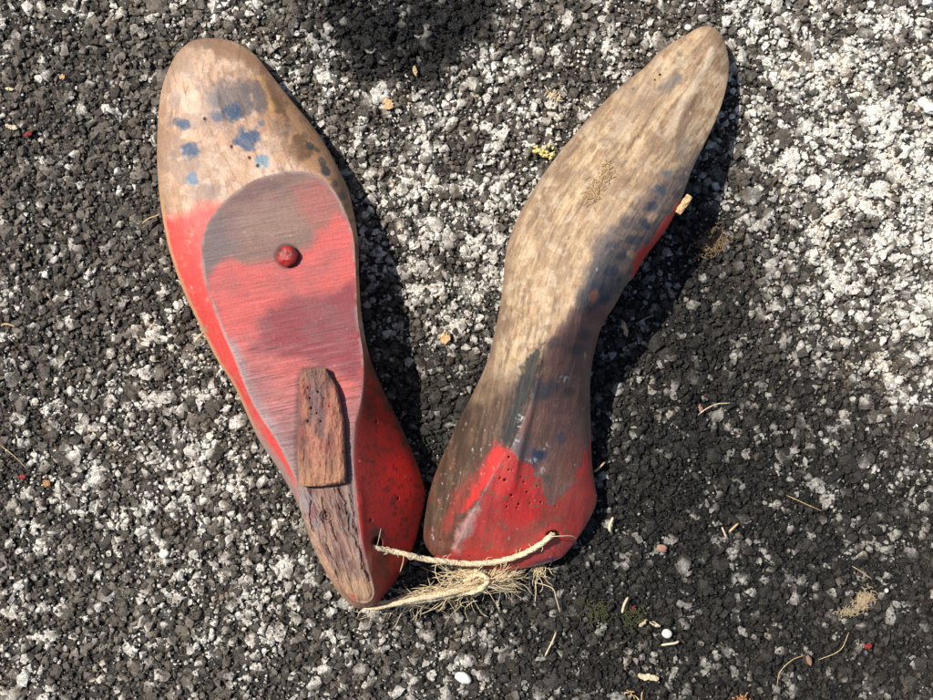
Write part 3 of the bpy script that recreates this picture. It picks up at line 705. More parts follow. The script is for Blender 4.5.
def build_right():
    NT, NU = 760, 300
    G = loft(RLl, RLr, ridge, False, NT, NU, zbase=1.5, under=34, smooth_it=3)
    px, py, d, cd, top = G['px'], G['py'], G['d'], G['cd'], G['top']
    # signed side of the ridge: positive to the right
    rx = np.interp(py, ridge[:, 1], ridge[:, 0]); side = px - rx
    top += (fbm(px, py, 60, 501, 2) - 0.5) * 5 * np.clip(d / 15, 0, 1)
    # grain runs along the last
    ang = np.interp(py, [30, 150, 260, 350, 450, 570], [0.80, 0.74, 0.42, 0.25, 0.45, 0.5])
    gx = px * np.cos(ang) + py * np.sin(ang) * 1.0; gy = -px * np.sin(ang) + py * np.cos(ang)
    al = catmull([(705,25,0),(640,120,115),(560,250,268),(535,350,371),(505,480,504),(490,570,595)], 200)
    rim_d, ra = nearest(px, py, al); along = ra[..., 0]
    sgn = np.sign((px - np.interp(py, al[:, 1], al[:, 0])))
    acr = rim_d * sgn
    g1 = fbm(acr + 3 * (fbm(px, py, 30, 7) - .5), along * 0.13, 4.0, 511, 4); g2 = fbm(acr, along * 0.22, 11, 512, 4)
    w1 = fbm(px, py, 45, 513); w3 = fbm(px, py, 14, 514, 4)
    wood = sstep(470, 400, py - 0.3 * side)
    top += (g1 - .5) * 1.6 * (0.12 + 0.88 * wood * sstep(6, -10, side * sstep(300, 340, py))) + (g2 - .5) * 2.0
    # ---- colour
    c = np.broadcast_to(lin(192, 158, 120), px.shape + (3,)).copy()
    g3 = fbm(acr + 2 * (fbm(px, py, 20, 8) - .5), along * 0.3, 3.2, 515, 4)
    c = lay(c, sstep(.45, .68, g2), lin(216, 184, 142), .55)
    c = lay(c, sstep(.50, .32, g2), lin(160, 128, 98), .5)
    c = lay(c, sstep(.48, .34, g1), lin(136, 110, 88), .45)
    c = lay(c, sstep(.52, .64, g3), lin(218, 194, 162), .45)
    c = lay(c, sstep(.46, .34, g3), lin(112, 92, 80), .45)
    c = lay(c, sstep(.5, .62, fbm(px, py, 26, 516, 5)), lin(142, 114, 92), .5)
    c = lay(c, sstep(.54, .62, fbm(px, py, 8, 517, 5)), lin(222, 198, 162), .22)
    c = lay(c, sstep(.46, .38, fbm(px, py, 6, 518, 5)), lin(128, 102, 80), .22)
    c = lay(c, sstep(.5, .7, w1), lin(174, 142, 112), .4)
    c = lay(c, sstep(.58, .70, w3), lin(222, 200, 170), .4)
    c = lay(c, sstep(8, 1, d + 4 * (w3 - .5)) * (side < 0), lin(152, 122, 100), .55)
    c = lay(c, sstep(5, 1.5, cd) * sstep(150, 120, py), lin(224, 204, 180), .55)
    c = lay(c, blob(px, py, 668, 84, 12, 6, -50, .5, .6, 7, 521), lin(112, 102, 98), .85)
    c = lay(c, blob(px, py, 676, 78, 6, 5, 0, .5, .6, 7, 521), lin(120, 110, 104), .7)
    c = lay(c, blob(px, py, 684, 124, 5, 20, 18, .5, .5, 8, 522), lin(128, 102, 84), .8)
    c = lay(c, blob(px, py, 682, 150, 6, 12, 18, .5, .5, 8, 523), lin(140, 128, 112), .6)
    c = lay(c, blob(px, py, 640, 100, 18, 26, 45, .6, .6, 10, 524), lin(160, 134, 112), .5)
    rgc = np.random.default_rng(77)
    for _ in range(16):
        a0 = rgc.uniform(40, 300); w0 = rgc.uniform(-58, 22); ln = rgc.uniform(10, 46); wd = rgc.uniform(.4, 1.1)
        dd = np.abs(acr - w0 - 3 * (fbm(px, py, 14, 560) - .5)); mm_ = sstep(wd + .5, wd * .3, dd) * sstep(ln, ln * .6, np.abs(along - a0))
        c = lay(c, mm_, lin(104, 80, 62), .5 * rgc.uniform(.4, 1)); top -= mm_ * .6
    # grey-blue paint down the right side
    band = pmask(px, py, [(700,150),(688,160),(664,176),(640,196),(612,226),(594,255),(582,285),(577,310),(560,330),(600,360),(660,280),(705,180)], 9, 12, 16, 525)
    c = lay(c, band, lin(112, 98, 94), .85)
    c = lay(c, band * sstep(.48, .62, w3), lin(146, 122, 104), .55)
    c = lay(c, band * sstep(.52, .6, fbm(px, py, 9, 548, 4)), lin(80, 76, 84), .5)
    c = lay(c, pmask(px, py, [(606,240),(618,244),(622,262),(612,290),(600,318),(580,330),(578,300),(590,268)], 8, 9, 12, 526), lin(72, 76, 84), .75)
    for cx_, cy_, rx_, ry_, an, col, k in ((667,173,5,3,0,(84,120,128),.8),(661,190,6,5,0,(56,72,88),.9),(652,207,7,4,-20,(48,60,80),.9),(645,224,6,4,20,(50,60,78),.9),(634,240,9,4,-10,(52,60,80),.85),(622,257,7,4,0,(60,62,80),.85),
                            (610,272,8,5,0,(52,64,80),.85),(596,290,9,7,0,(56,66,80),.7),(676,193,4,5,0,(60,66,74),.8),(588,315,8,7,0,(66,68,78),.7),(604,300,6,5,0,(52,64,82),.7),(575,335,8,6,0,(70,66,78),.6)):
        c = lay(c, blob(px, py, cx_, cy_, rx_ * 1.1, ry_ * 1.1, an, .4, .85, 6, 527), lin(*col), k * .9)
    for cx_, cy_, rx_, ry_ in ((652,217,6,4),(631,254,4,4)):
        c = lay(c, blob(px, py, cx_, cy_, rx_, ry_, 0, .3, .6, 5, 528), lin(190, 158, 124), .6)
    c = lay(c, blob(px, py, 594, 296, 5, 7, 20, .3, .6, 5, 529), lin(150, 100, 82), .9)
    # red along the outer edge
    redm = pmask(px, py + 0 * px, [(690,196),(678,206),(664,222),(652,238),(640,250),(634,262),(632,276),(636,290),(660,270),(700,200)], 3, 4, 8, 530)
    c = lay(c, redm, lin(218, 46, 40), .95)
    # reddish brown waist
    waist = pmask(px, py, [(552,338),(572,318),(604,306),(640,330),(620,420),(640,500),(590,500),(560,520),(540,500),(512,450),(524,408),(540,370)], 6, 8, 14, 531)
    c = lay(c, waist, lin(140, 99, 90), .9)
    c = lay(c, waist * sstep(.5, .64, w1), lin(112, 94, 92), .6)
    c = lay(c, waist * sstep(.52, .66, w3), lin(164, 122, 106), .5)
    for cx_, cy_, rx_, ry_, col, k in ((541,388,16,12,(80,80,88),.85),(522,398,14,20,(106,96,98),.6),(568,392,6,5,(78,64,64),.7),(557,343,10,7,(76,74,80),.6),(575,350,9,6,(74,72,80),.6),(585,335,8,6,(68,70,80),.6),
                            (538,455,8,6,(56,78,108),.9),(531,466,6,5,(70,84,110),.8),(518,446,12,12,(118,108,116),.75),(560,438,7,5,(80,90,104),.6),(546,478,4,4,(84,92,84),.7),(574,460,12,20,(168,96,80),.5)):
        c = lay(c, blob(px, py, cx_, cy_, rx_, ry_, 0, .5, .6, 8, 532), lin(*col), k)
    # brown weathered heel side
    hs = (side < 2) * sstep(362, 412, py + 0.25 * (px - 490) + 26 * (w3 - .5))
    hc = np.broadcast_to(lin(88, 67, 54), px.shape + (3,)).copy()
    hc = lay(hc, sstep(.5, .35, g1), lin(72, 54, 40), .75)
    hc = lay(hc, sstep(.55, .68, g1), lin(126, 100, 76), .5)
    hc = lay(hc, sstep(.5, .62, fbm(px, py, 7, 545, 4)), lin(82, 62, 48), .5)
    hc = lay(hc, sstep(.52, .68, w3) * sstep(430, 500, py), lin(122, 58, 48), .6)
    hc = lay(hc, sstep(510, 552, py + 20 * (w3 - .5)), lin(140, 62, 52), .35)
    hc = lay(hc, pmask(px, py, [(495,442),(506,446),(508,452),(496,474),(484,490),(470,506),(462,512),(476,484),(486,462)], 4, 6, 8, 534), lin(218, 46, 42), .93)
    hc = lay(hc, pmask(px, py, [(486,462),(474,488),(460,512),(448,530),(444,520),(462,484)], 6, 8, 9, 535), lin(168, 58, 50), .6)
    hc = specks(px, py, hc, 130, (424, 510, 400, 562), lin(194, 174, 138), .5, 536, .2, 1.2)
    hc = lay(hc, blob(px, py, 456, 415, 4, 14, 25, .4, .5, 6, 537), lin(170, 62, 52), .6)
    c = c * (1 - hs[..., None]) + hc * hs[..., None]
    # black smear beside the ridge
    bl = pmask(px, py, [(543,343),(541,366),(532,390),(523,412),(513,436),(503,446),(504,426),(512,400),(519,374),(529,352)], 3, 7, 5, 533)
    c = lay(c, bl, lin(40, 40, 38), .93)
    c = lay(c, bl * sstep(.55, .7, g1), lin(96, 92, 82), .35)
    # bright red heel facet
    fr = pmask(px, py, [(507,450),(516,456),(530,466),(540,482),(546,500),(552,506),(566,494),(578,476),(586,452),(592,430),(620,440),(620,560),(560,590),(430,590),(440,556),(458,546),(478,506),(494,477)], 1.6, 7, 8, 538) * sstep(-3, 2, side + np.where(py > 548, 40, 0))
    c = lay(c, fr, lin(224, 70, 66), .96)
    c = lay(c, fr * pmask(px, py, [(552,484),(590,470),(586,500),(560,520),(520,545),(480,560),(500,540),(540,512)], 9, 12, 12, 539), lin(150, 84, 70), .5)
    c = lay(c, fr * sstep(548, 562, py + 8 * (w3 - .5)), lin(182, 66, 62), .7)
    c = lay(c, fr * sstep(.58, .72, w3), lin(180, 70, 62), .5)
    c = lay(c, blob(px, py, 522, 500, 22, 24, 30, .4, .4, 12, 540) * fr, lin(228, 48, 48), .75)
    c = lay(c, pmask(px, py, [(480,506),(476,520),(466,538),(458,552),(452,548),(460,530),(470,514)], 4, 6, 7, 541), lin(214, 168, 158), .75)
    c = lay(c, fr * (py > 440) * sstep(.655, .675, fbm(px, py, 7, 601, 5)), lin(150, 104, 84), .8)
    c = lay(c, fr * sstep(.45, .7, fbm(px, py, 12, 602, 4)), lin(176, 74, 66), .4)
    c = lay(c, blob(px, py, 548, 562, 14, 4, -12, .5, .5, 6, 542), lin(70, 62, 84), .85)
    c = lay(c, sstep(3.5, 1, d + 2 * (w3 - .5)) * (py > 420) * (side > 0), lin(160, 120, 104), .6)
    c = lay(c, sstep(2.6, .6, np.abs(side)) * sstep(440, 460, py) * sstep(515, 500, py) * sstep(.4, .6, fbm(px, py, 5, 88)), lin(150, 110, 110), .8)
    c = specks(px, py, c, 60, (430, 598, 340, 565), lin(214, 204, 194), .7, 543, .2, 1.1)
    c = specks(px, py, c, 60, (500, 725, 40, 400), lin(232, 212, 182), .7, 545, .3, 1.6)
    for sx, sy, sr in ((517,441,6),(545,447,5),(533,461,5),(541,470,4),(563,378,6),(520,418,4)):
        mm_ = sstep(.56, .66, fbm(px, py, 2.4, 546, 3)) * sstep(sr + 2, sr * .4, np.hypot(px - sx, (py - sy) * 1.2)); c = lay(c, mm_, lin(220, 216, 212), .8)
    c = specks(px, py, c, 70, (430, 725, 40, 565), lin(74, 56, 48), .6, 544, .3, 1.5)
    # worm holes
    for x, y, r in ((509,457,1.8),(508.6,470,1.5),(505,480,2.8),(500,478,1.6),(521,477,1.5),(524,482,1.3),(527,492,1.7),(537,486,1.5),(511.5,495,2.4),(507,507,1.6),(508.6,502,1.2),(518.6,504,1.9),(517,508,1.3),(530,503,1.2),(541,502,1.5),
                    (553,560,1.0),(440,540,1.2),(470,556,1.1),(512,470,1.0),(660,75,2.0),(655,80,1.4),(556,506,1.2)):
        dd = np.hypot(px - x, (py - y) * 1.15) + .9 * (fbm(px, py, 3, 547) - .3); m = sstep(r * .6 + .6, r * .6 - .3, dd); c = lay(c, m, lin(38, 24, 24), .95); top -= m * 3.2
    hm = sstep(6, 3, np.hypot((px - 553) * .75, (py - 534) * 1.3)); c = lay(c, hm, lin(40, 28, 26), .9); top -= hm * 9
    G['top'] = top
    X, Y, Z, F, v, uv = loft_mesh(G)
    gl = np.clip(0.15 + 0.65 * fr + 0.65 * redm + .3 * waist, 0, 1); gr = np.clip(0.85 - 0.77 * fr - .5 * redm - .52 * waist, 0.06, 1)
    uvg = np.stack([full(G, acr) * S, full(G, along) * S], -1)
    o = mesh_obj('shoe_last', v.reshape(-1, 3), F.reshape(-1, 4), MAT_LAST, None,
                 {'paint': np.clip(full(G, c).reshape(-1, 3), .002, .9), 'gloss': full(G, gl).ravel(), 'grain': full(G, gr).ravel()}, uv=uvg.reshape(-1, 2))
    tag(o, 'weathered bare wood shoe last lying on its side with wormholed bright red heel', 'shoe last', 'pair of wooden shoe lasts tied together')
    return o, G
right_last, GR = build_right()

# ------------------------------------------------------------------ tubes, twine, fibres
def tube(path, rad, sides=7):
    """path (n,3) metres, rad scalar or (n,)"""
    p = np.asarray(path, float); n = len(p); rad = np.broadcast_to(rad, (n,))
    t = np.gradient(p, axis=0); t /= np.linalg.norm(t, axis=1)[:, None] + 1e-12
    up = np.array([0.13, 0.21, 0.97]); a = np.cross(t, up); a /= np.linalg.norm(a, axis=1)[:, None] + 1e-12; b = np.cross(t, a)
    th = np.linspace(0, 2 * np.pi, sides, endpoint=False)
    v = p[:, None] + rad[:, None, None] * (np.cos(th)[None, :, None] * a[:, None] + np.sin(th)[None, :, None] * b[:, None])
    idx = np.arange(n * sides).reshape(n, sides); j = np.arange(sides); j2 = (j + 1) % sides
    F = np.stack([idx[:-1][:, j], idx[:-1][:, j2], idx[1:][:, j2], idx[1:][:, j]], -1).reshape(-1, 4)
    return v.reshape(-1, 3), F
def join(parts):
    V = []; F = []; o = 0
    for v, f in parts: V.append(v); F.append(f + o); o += len(v)
    return np.vstack(V), np.vstack(F)
def rope(pts, r, plies=3, turns=0.045, n=None, fuzz=0.0, seed=0):
    """pts: (px, py, z, [radius factor])"""
    c = catmull([tuple(q) + ((1.0,) if len(q) == 3 else ()) for q in pts], None)
    L = np.r_[0, np.cumsum(np.linalg.norm(np.diff(c[:, :3], axis=0), axis=1))]
    n = int(L[-1] * 1.2); s = np.linspace(0, L[-1], n); c = np.stack([np.interp(s, L, c[:, k]) for k in range(4)], -1)
    w = P(c[:, 0], c[:, 1], c[:, 2]); t = np.gradient(w, axis=0); t /= np.linalg.norm(t, axis=1)[:, None]
    a = np.cross(t, [0, 0, 1.]); a /= np.linalg.norm(a, axis=1)[:, None]; b = np.cross(t, a)
    rg = np.random.default_rng(seed); out = []
    for k in range(plies):
        ph = 2 * np.pi * k / plies + s * turns * 2 * np.pi + 0.5 * np.sin(s * .05 + k)
        rr = r * c[:, 3] * S
        q = w + (a * np.cos(ph)[:, None] + b * np.sin(ph)[:, None]) * (rr * 0.34)[:, None]
        q = q + rg.normal(size=q.shape) * 0.05 * r * S
        out.append(tube(q, rr * (0.66 + 0.08 * np.sin(s * .31 + k * 2)), 8))
    return join(out)
def wisp(pts, r=0.35, sides=4):
    c = catmull([tuple(q) for q in pts], None)
    n = len(c); tp = np.clip(np.minimum(np.linspace(0, 6, n), np.linspace(6, 0, n)) + .35, 0, 1)
    return tube(P(c[:, 0], c[:, 1], c[:, 2]), r * S * tp, sides)

zl = zat(GL, 372, 547)
def on(G, x, y, h): return (x, y, zat(G, x, y) + h)
tw = empty('twine', tuple(P(470, 585, 0)))
tag(tw, 'pale frayed jute twine tying the heels of the two shoe lasts together', 'twine')
def over(x, y, h): return (x, y, max(zat(GR, x, y) + 5, h))
seg1 = [(371,547.5,zat(GL,371,548)-8),(377,548,zat(GL,383,549)+6),(392,551,zat(GL,392,551)+9),(408,555,80),(424,558.5,72),over(440,561,66),over(458,563,58),over(476,563.5,54),over(494,562,50),over(510,558.5,48),over(526,552.5,46),over(540,544.5,40),(548,538.5,zat(GR,543,538)+4),(553,534,zat(GR,545,534)-4)]
v, f = rope([q + ((1.0,) if i > 3 else (0.92,)) for i, q in enumerate(seg1)], 2.9, 3, 0.030, seed=1)
mesh_obj('upper_strand', v, f, MAT_TWINE, tw)
seg2 = [(358,604,78,.7),(368,608,80,.8),(384,606.5,76,1.0),(402,602,72,1.1),(420,598.5,68,1.2),(438,595,62,1.35),(454,591.5,56,1.4),(470,588,48,1.3),(484,583,40,1.2),(500,577,30,1.0),(516,572,22,.8)]
v, f = rope(seg2, 2.3, 3, 0.022, seed=2)
v2, f2 = rope([(372,609,78,.5),(392,605,72,.7),(420,601,64,.8),(448,596,54,.9),(470,592,44,.8),(486,588,32,.7)], 3.0, 2, 0.03, seed=3)
v, f = join([(v, f), (v2, f2)])
mesh_obj('lower_strand', v, f, MAT_TWINE, tw)
knot = [rope([(456,592,46),(468,593,50),(480,589,54),(487,582,52),(485,576,46),(476,575,40),(464,582,38)], 2.8, 2, .05, seed=4),
        rope([(470,584,34),(482,587,38),(494,583,38),(504,578,34)], 3.2, 2, .05, seed=5),
        rope([(476,568,28),(480,578,36),(480,590,36),(474,596,28)], 2.6, 2, .05, seed=6)]
v, f = join(knot); mesh_obj('knot', v, f, MAT_TWINE, tw)
rg = np.random.default_rng(21); fib = []
def strand(x0, y0, ang, ln, z0, z1, curl, r):
    pts = []; a = ang; x, y = x0, y0
    k = 6
    for i in range(k + 1):
        u = i / k; pts.append((x, y, max(6.5, z0 + (z1 - z0) * u + 6 * math.sin(u * 3.1) * rg.random())))
        x += math.cos(a) * ln / k; y += math.sin(a) * ln / k; a += (curl * .6) / k + rg.normal() * 0.24
    return wisp(pts, r)
for i in range(260):      # along the lower strand, splaying out
    u = rg.random(); x = 392 + u * 100; y = 603.5 - u * 22 + rg.normal() * 3.0
    fib.append(strand(x, y, math.pi * rg.choice([0, 1]) + rg.normal() * 0.10 - 0.2, rg.uniform(14, 46), 70 - u * 26, rg.uniform(12, 60), rg.normal() * .9, rg.uniform(.18, .36)))
for i in range(190):      # tuft to the right of the knot
    fib.append(strand(486 + rg.normal() * 7, 579 + rg.normal() * 3, -0.16 + rg.normal() * .24, rg.uniform(10, 42), 32, rg.uniform(8, 30), rg.normal() * .7, rg.uniform(.16, .34)))
for i in range(55):      # tuft under the red heel, back to the left
    fib.append(strand(478 + rg.normal() * 9, 573 + rg.normal() * 3, math.pi + 0.0 + rg.normal() * .22 - .12, rg.uniform(14, 46), 24, rg.uniform(8, 20), rg.normal() * .9, rg.uniform(.18, .36)))
for i in range(26):      # fringe falling to the lower left
    fib.append(strand(432 + rg.normal() * 18, 600 + rg.normal() * 2, 2.45 + rg.normal() * .45, rg.uniform(12, 34), 56, 14, rg.normal() * .9, rg.uniform(.22, .45)))
for i in range(34):      # small star of fibres by the heel corner
    fib.append(strand(541 + rg.normal() * 4, 571 + rg.normal() * 3, rg.uniform(0, 6.28), rg.uniform(8, 22), 14, 8, rg.normal() * 1.2, rg.uniform(.22, .4)))
fib.append(wisp([(535,582,14),(552,588,14),(556,598,12),(560,612,8)], .5)); fib.append(wisp([(535,580,14),(536,590,12),(535,602,8)], .5))
fib.append(wisp([(468,590,30),(476,604,20),(482,613,12),(488,617,9)], .55)); fib.append(wisp([(492,570,24),(512,584,16),(526,591,12)], .5))
v, f = join(fib)
tag(mesh_obj('frayed_fibres', v, f, MAT_FIBRE, tw), kind='stuff')
fz = []
for i in range(26):      # hairs on the upper strand
    c_ = catmull(seg1[1:13], None); q = c_[rg.integers(4, len(c_) - 4)]
    a = rg.uniform(0, 6.28); ln = rg.uniform(3, 10)
    fz.append(wisp([(q[0], q[1], q[2]), (q[0] + math.cos(a) * ln * .6, q[1] + math.sin(a) * ln * .6, q[2] + 2), (q[0] + math.cos(a + .5) * ln, q[1] + math.sin(a + .5) * ln, q[2] + rg.uniform(-1, 4))], .28))
fz.append(wisp([(546,537,zat(GR,543,538)+5),(560,536,62),(572,536,54),(577,539,44)], .45))
fz.append(wisp([(404,552,84),(403,562,80),(400,572,74)], .4)); fz.append(wisp([(377,546,104),(379,538,106),(381,528,104)], .22))
v, f = join(fz); tag(mesh_obj('loose_hairs', v, f, MAT_FIBRE, tw), kind='stuff')

# ------------------------------------------------------------------ small litter on the asphalt
GZ = 6.0
def chip(name, mat, x, y, ln, wd, ang, label, cat, th=1.6, group=None, ragged=0.35, z=GZ, bend=0.0, seed=0, tip=0.35):
    """a thin irregular flake with real thickness, lying at a slight tilt"""
    rg = np.random.default_rng(seed + int(x * 7 + y)); n = 12; m = 5
    u = np.linspace(-1, 1, n); w = (1 - np.abs(u) ** 2.5 * (1 - tip)) * (1 + ragged * (rg.random(n) - .5) * 1.4)
    w2 = (1 - np.abs(u) ** 2.5 * (1 - tip)) * (1 + ragged * (rg.random(n) - .5) * 1.4)
    t = np.linspace(-1, 1, m)
    A = np.where(t[None] < 0, w[:, None] * t[None], w2[:, None] * t[None]) * wd / 2
    B = u[:, None] * ln / 2 + rg.normal(size=(n, 1)) * 0.02 * ln
    A = A + bend * (u[:, None] ** 2) * ln / 2
    a = math.radians(ang); X = x + B * math.cos(a) - A * math.sin(a); Y = y + B * math.sin(a) + A * math.cos(a)
    tilt = rg.normal() * .12; Z = z + B * tilt + rg.normal(size=A.shape) * th * .22 + (1 - t[None] ** 2) * th * .4
    idx = np.arange(n * m).reshape(n, m); q = n * m
    top = np.stack([idx[:-1, :-1], idx[1:, :-1], idx[1:, 1:], idx[:-1, 1:]], -1).reshape(-1, 4)
    loop = list(idx[:, 0]) + list(idx[-1, 1:]) + list(idx[-2::-1, -1]) + list(idx[0, -2:0:-1])
    side = [[loop[i], loop[(i + 1) % len(loop)], loop[(i + 1) % len(loop)] + q, loop[i] + q] for i in range(len(loop))]
    v = np.vstack([P(X, Y, Z).reshape(-1, 3), P(X, Y, Z - th).reshape(-1, 3)])
    F = np.vstack([top, top[:, ::-1] + q, np.array(side)[:, ::-1]])
    return tag(mesh_obj(name, v, F, mat, smooth=False), label, cat, group)
def pebble(name, mat, x, y, rx, ry, label, cat, ang=0, group=None, z=3.5, rough=.03, hz=.7, seed=0):
    v0, f0 = ico(4); rg = np.random.default_rng(seed + int(x))
    n = v0 / np.linalg.norm(v0, axis=1)[:, None]; s = np.zeros(len(n))
    for _ in range(14):
        d = rg.normal(size=3); s += np.sin(n @ d * rg.uniform(1, 4) + rg.uniform(0, 6)) * rough
    if rough > .05:
        for _ in range(260):
            d = rg.normal(size=3); d /= np.linalg.norm(d); s += sstep(.93, .99, n @ d) * rg.normal() * rough * .7
    v = n * (1 + s)[:, None]; a = math.radians(ang)
    X = v[:, 0] * rx; Y = v[:, 1] * ry
    return tag(mesh_obj(name, P(x + X * math.cos(a) - Y * math.sin(a), y + X * math.sin(a) + Y * math.cos(a), z + v[:, 2] * min(rx, ry) * hz), f0[:, ::-1], mat), label, cat, group)
def straw(name, mat, pts, r, label, cat, group=None):
    v, f = wisp(pts, r, 6); return tag(mesh_obj(name, v, f, mat), label, cat, group)
def clump(name, mat, x, y, rx, ry, ang, n, label, cat, r=.45, seed=0, z=6):
    rg = np.random.default_rng(seed + int(x)); out = []; a = math.radians(ang)
    for i in range(n):
        u, w = rg.normal() * .45, rg.normal() * .45; cx_ = x + u * rx * math.cos(a) - w * ry * math.sin(a); cy_ = y + u * rx * math.sin(a) + w * ry * math.cos(a)
        t = rg.uniform(0, 6.28); l = rg.uniform(2.5, 7)
        out.append(wisp([(cx_ + math.cos(t) * l * k + rg.normal() * .8, cy_ + math.sin(t) * l * k + rg.normal() * .8, z + rg.random() * 4) for k in (-.5, 0, .5)], r * rg.uniform(.6, 1.3), 4))
    v, f = join(out); return tag(mesh_obj(name, v, f, mat), label, cat)

G1 = 'bits of straw and bark scattered on the asphalt'
chip('bark_flake', MAT_CHIP, 388, 104, 12, 9, 80, 'blocky pale tan bark flake right of the left last\'s toe', 'flake', 2.4, G1, .6)
chip('wood_splinter', MAT_STRAW, 415, 71, 10, 4, 80, 'small pale splinter below the dark shadow patch painted at the top', 'splinter', 1.5, G1)
clump('dry_husk', MAT_HUSK, 555, 96, 12, 7, 40, 26, 'spiky pale dry husk left of the right last near its toe', 'husk', .6)
for i, (x, y, rx) in enumerate(((539, 151, 4.5), (549, 146, 3.2), (552, 154, 4.0), (545, 155, 3))):
    pass
lich = empty('lichen', tuple(P(546, 150, 4)))
tag(lich, 'crumbled bright yellow lichen beside the bare wooden last', 'lichen')
for i, (x, y, rx) in enumerate(((538, 151, 3.0), (541, 153, 2.6), (549, 145, 2.0), (552, 154, 2.6), (545, 156, 2.4), (536, 147, 1.6), (543, 149, 2.2), (550, 158, 1.6), (553, 148, 1.3), (547, 152, 1.7))):
    o = pebble('crumb', MAT_LICHEN, x, y, rx, rx * .7, None, None, ang=i * 40, z=6.5, rough=.13, seed=i); o.parent = lich; o.matrix_parent_inverse = lich.matrix_basis.inverted()
chip('wood_chip', MAT_CHIP, 684, 204, 21, 7, 124, 'rectangular pale wood chip stuck to the red edge of the right last', 'wood chip', 2.2, G1, .15, z=88, tip=.85)
clump('tan_lint', MAT_FLUFF, 714, 241, 20, 12, -25, 260, 'fuzzy tan tuft lying in the shadow right of the bare last', 'tuft', .4, z=6)
MAT_MAT = simple('matted_fibre', lin(180, 160, 128), .9)
clump('tan_lint', MAT_MAT, 864, 600, 13, 8, -50, 240, 'crescent of matted tan fibres at the lower right', 'tuft', .45)
clump('tan_lint', MAT_MAT, 851, 611, 16, 5, -8, 90, 'loose tail of tan fibres just left of the crescent tuft', 'tuft', .4)
pebble('quartz_stone', MAT_WHITE, 928, 106, 11, 7, 'angular white stone cut by the right edge of the photo', 'stone', 35, z=4, rough=.06)
G2 = 'small white pebbles'
pebble('white_pebble', MAT_WHITE, 667, 633.5, 5.2, 4.6, 'round bright white pebble at the lower right of the red heel', 'pebble', 30, G2, z=6, rough=.012)
pebble('white_pebble', MAT_WHITE, 164, 554, 5.0, 4.2, 'round white pebble alone at the lower left', 'pebble', -25, G2, z=6, rough=.015)
pebble('white_pebble', MAT_WHITE, 463.5, 678, 8.5, 5.6, 'oval white pebble below the frayed twine near the bottom edge', 'pebble', 25, G2, z=6, rough=.02)
pebble('white_pebble', MAT_WHITE, 886.5, 590.5, 2.4, 2.4, 'tiny white pebble beside the crescent tuft', 'pebble', 0, G2, z=8, rough=.02)
pebble('white_pebble', MAT_WHITE, 688, 27.5, 3.6, 3.2, 'tiny white pebble at the toe tip of the bare last', 'pebble', 0, G2, z=6, rough=.02)
straw('seed_sliver', MAT_HUSK, [(661,645,8),(668,644,9),(675,643,9),(679,641,8)], 1.3, 'thin curved white sliver just under the round white pebble', 'sliver', G1)
straw('seed_sliver', MAT_HUSK, [(610,532,8),(609.5,526,9),(611.5,521,9),(613,517,8)], 1.5, 'short curved white sliver right of the red heel', 'sliver', G1)
chip('wood_chip', MAT_HUSK, 648, 677, 21, 7, 10, 'ragged pale wood chip at the bottom of the photo', 'wood chip', 2, G1, .5)
straw('dry_straw', MAT_HUSK, [(545,656,8),(549,648,9),(553,640,9),(556,632,8)], .8, 'straight pale stem below the frayed twine', 'stem', G1)
straw('dry_straw', MAT_STRAW, [(594,472,14),(600,467,12),(605,462,8)], 1.0, 'short brown stem poking out right of the red heel', 'stem', G1)
straw('dry_straw', MAT_STRAW, [(729,532,8),(733,528,9),(738,523.5,8)], 1.1, 'short tan stem in the dark asphalt right of the heels', 'stem', G1)
straw('dry_straw', MAT_HUSK, [(722,527,8),(724,532,9),(726,537,8)], .9, 'tiny white stem left of the short tan stem', 'stem', G1)
straw('dry_straw', MAT_HUSK, [(698,415,8),(706,409,9),(717,404,8),(730,403,7)], .55, 'hair-thin pale stem below the waist shadow of the bare last', 'stem', G1)
chip('bark_flake', MAT_BROWN, 701, 409, 10, 4, 70, 'thin brown flake crossed by the hair-thin stem', 'flake', 1.5, G1, .5)
chip('dry_husk', MAT_STRAW, 625, 329, 15, 5, 75, 'curled yellowish husk right of the waist of the bare last', 'husk', 2, G1, .5)
straw('dry_straw', MAT_STRAW, [(194,343,8),(199,337,12),(206,329,16)], .9, 'pale stem poking out from the red left edge of the pegged last', 'stem', G1)
straw('dry_straw', MAT_STRAW, [(142,224,8),(148,219,10),(156,216,10),(160,214,9)], .7, 'thin curled stem left of the pegged last', 'stem', G1)
straw('dry_straw', MAT_STRAW, [(1,326,8),(5,324,9),(11,325,9),(15,327,8)], .9, 'small curved straw at the left edge of the photo', 'stem', G1)
chip('dry_husk', MAT_HUSK, 11, 127, 13, 5, 15, 'pale husk near the upper left edge', 'husk', 1.6, G1, .5)
chip('dry_husk', MAT_HUSK, 9, 89, 9, 3, 8, 'narrow pale husk above the other husk at the left edge', 'husk', 1.4, G1, .4)
chip('bark_flake', MAT_CHIP, 62, 77, 5, 5, 30, 'tiny orange tan flake in the upper left', 'flake', 1.5, G1, .5)
pebble('brown_seed', MAT_BROWN, 662, 548, 6, 3.4, 'pinkish brown seed right of the red heel', 'seed', 20, z=7, rough=.04)
pebble('brown_seed', MAT_BROWN, 809, 660, 5, 2.6, 'dark brown seed near the bottom right', 'seed', 65, z=7, rough=.04)
clump('pine_needles', MAT_ORANGE, 742, 698, 12, 5, 0, 16, 'orange brown needle tuft at the bottom edge', 'needles', .8)
clump('pine_needles', MAT_STRAW, 634, 694, 9, 8, 60, 14, 'small yellow needle tuft at the bottom left of the orange one', 'needles', .6)
chip('dry_leaf', MAT_REDC, 28, 134, 9, 4, -30, 'tiny dark red leaf scrap at the upper left', 'leaf scrap', 1.4, None, .5)
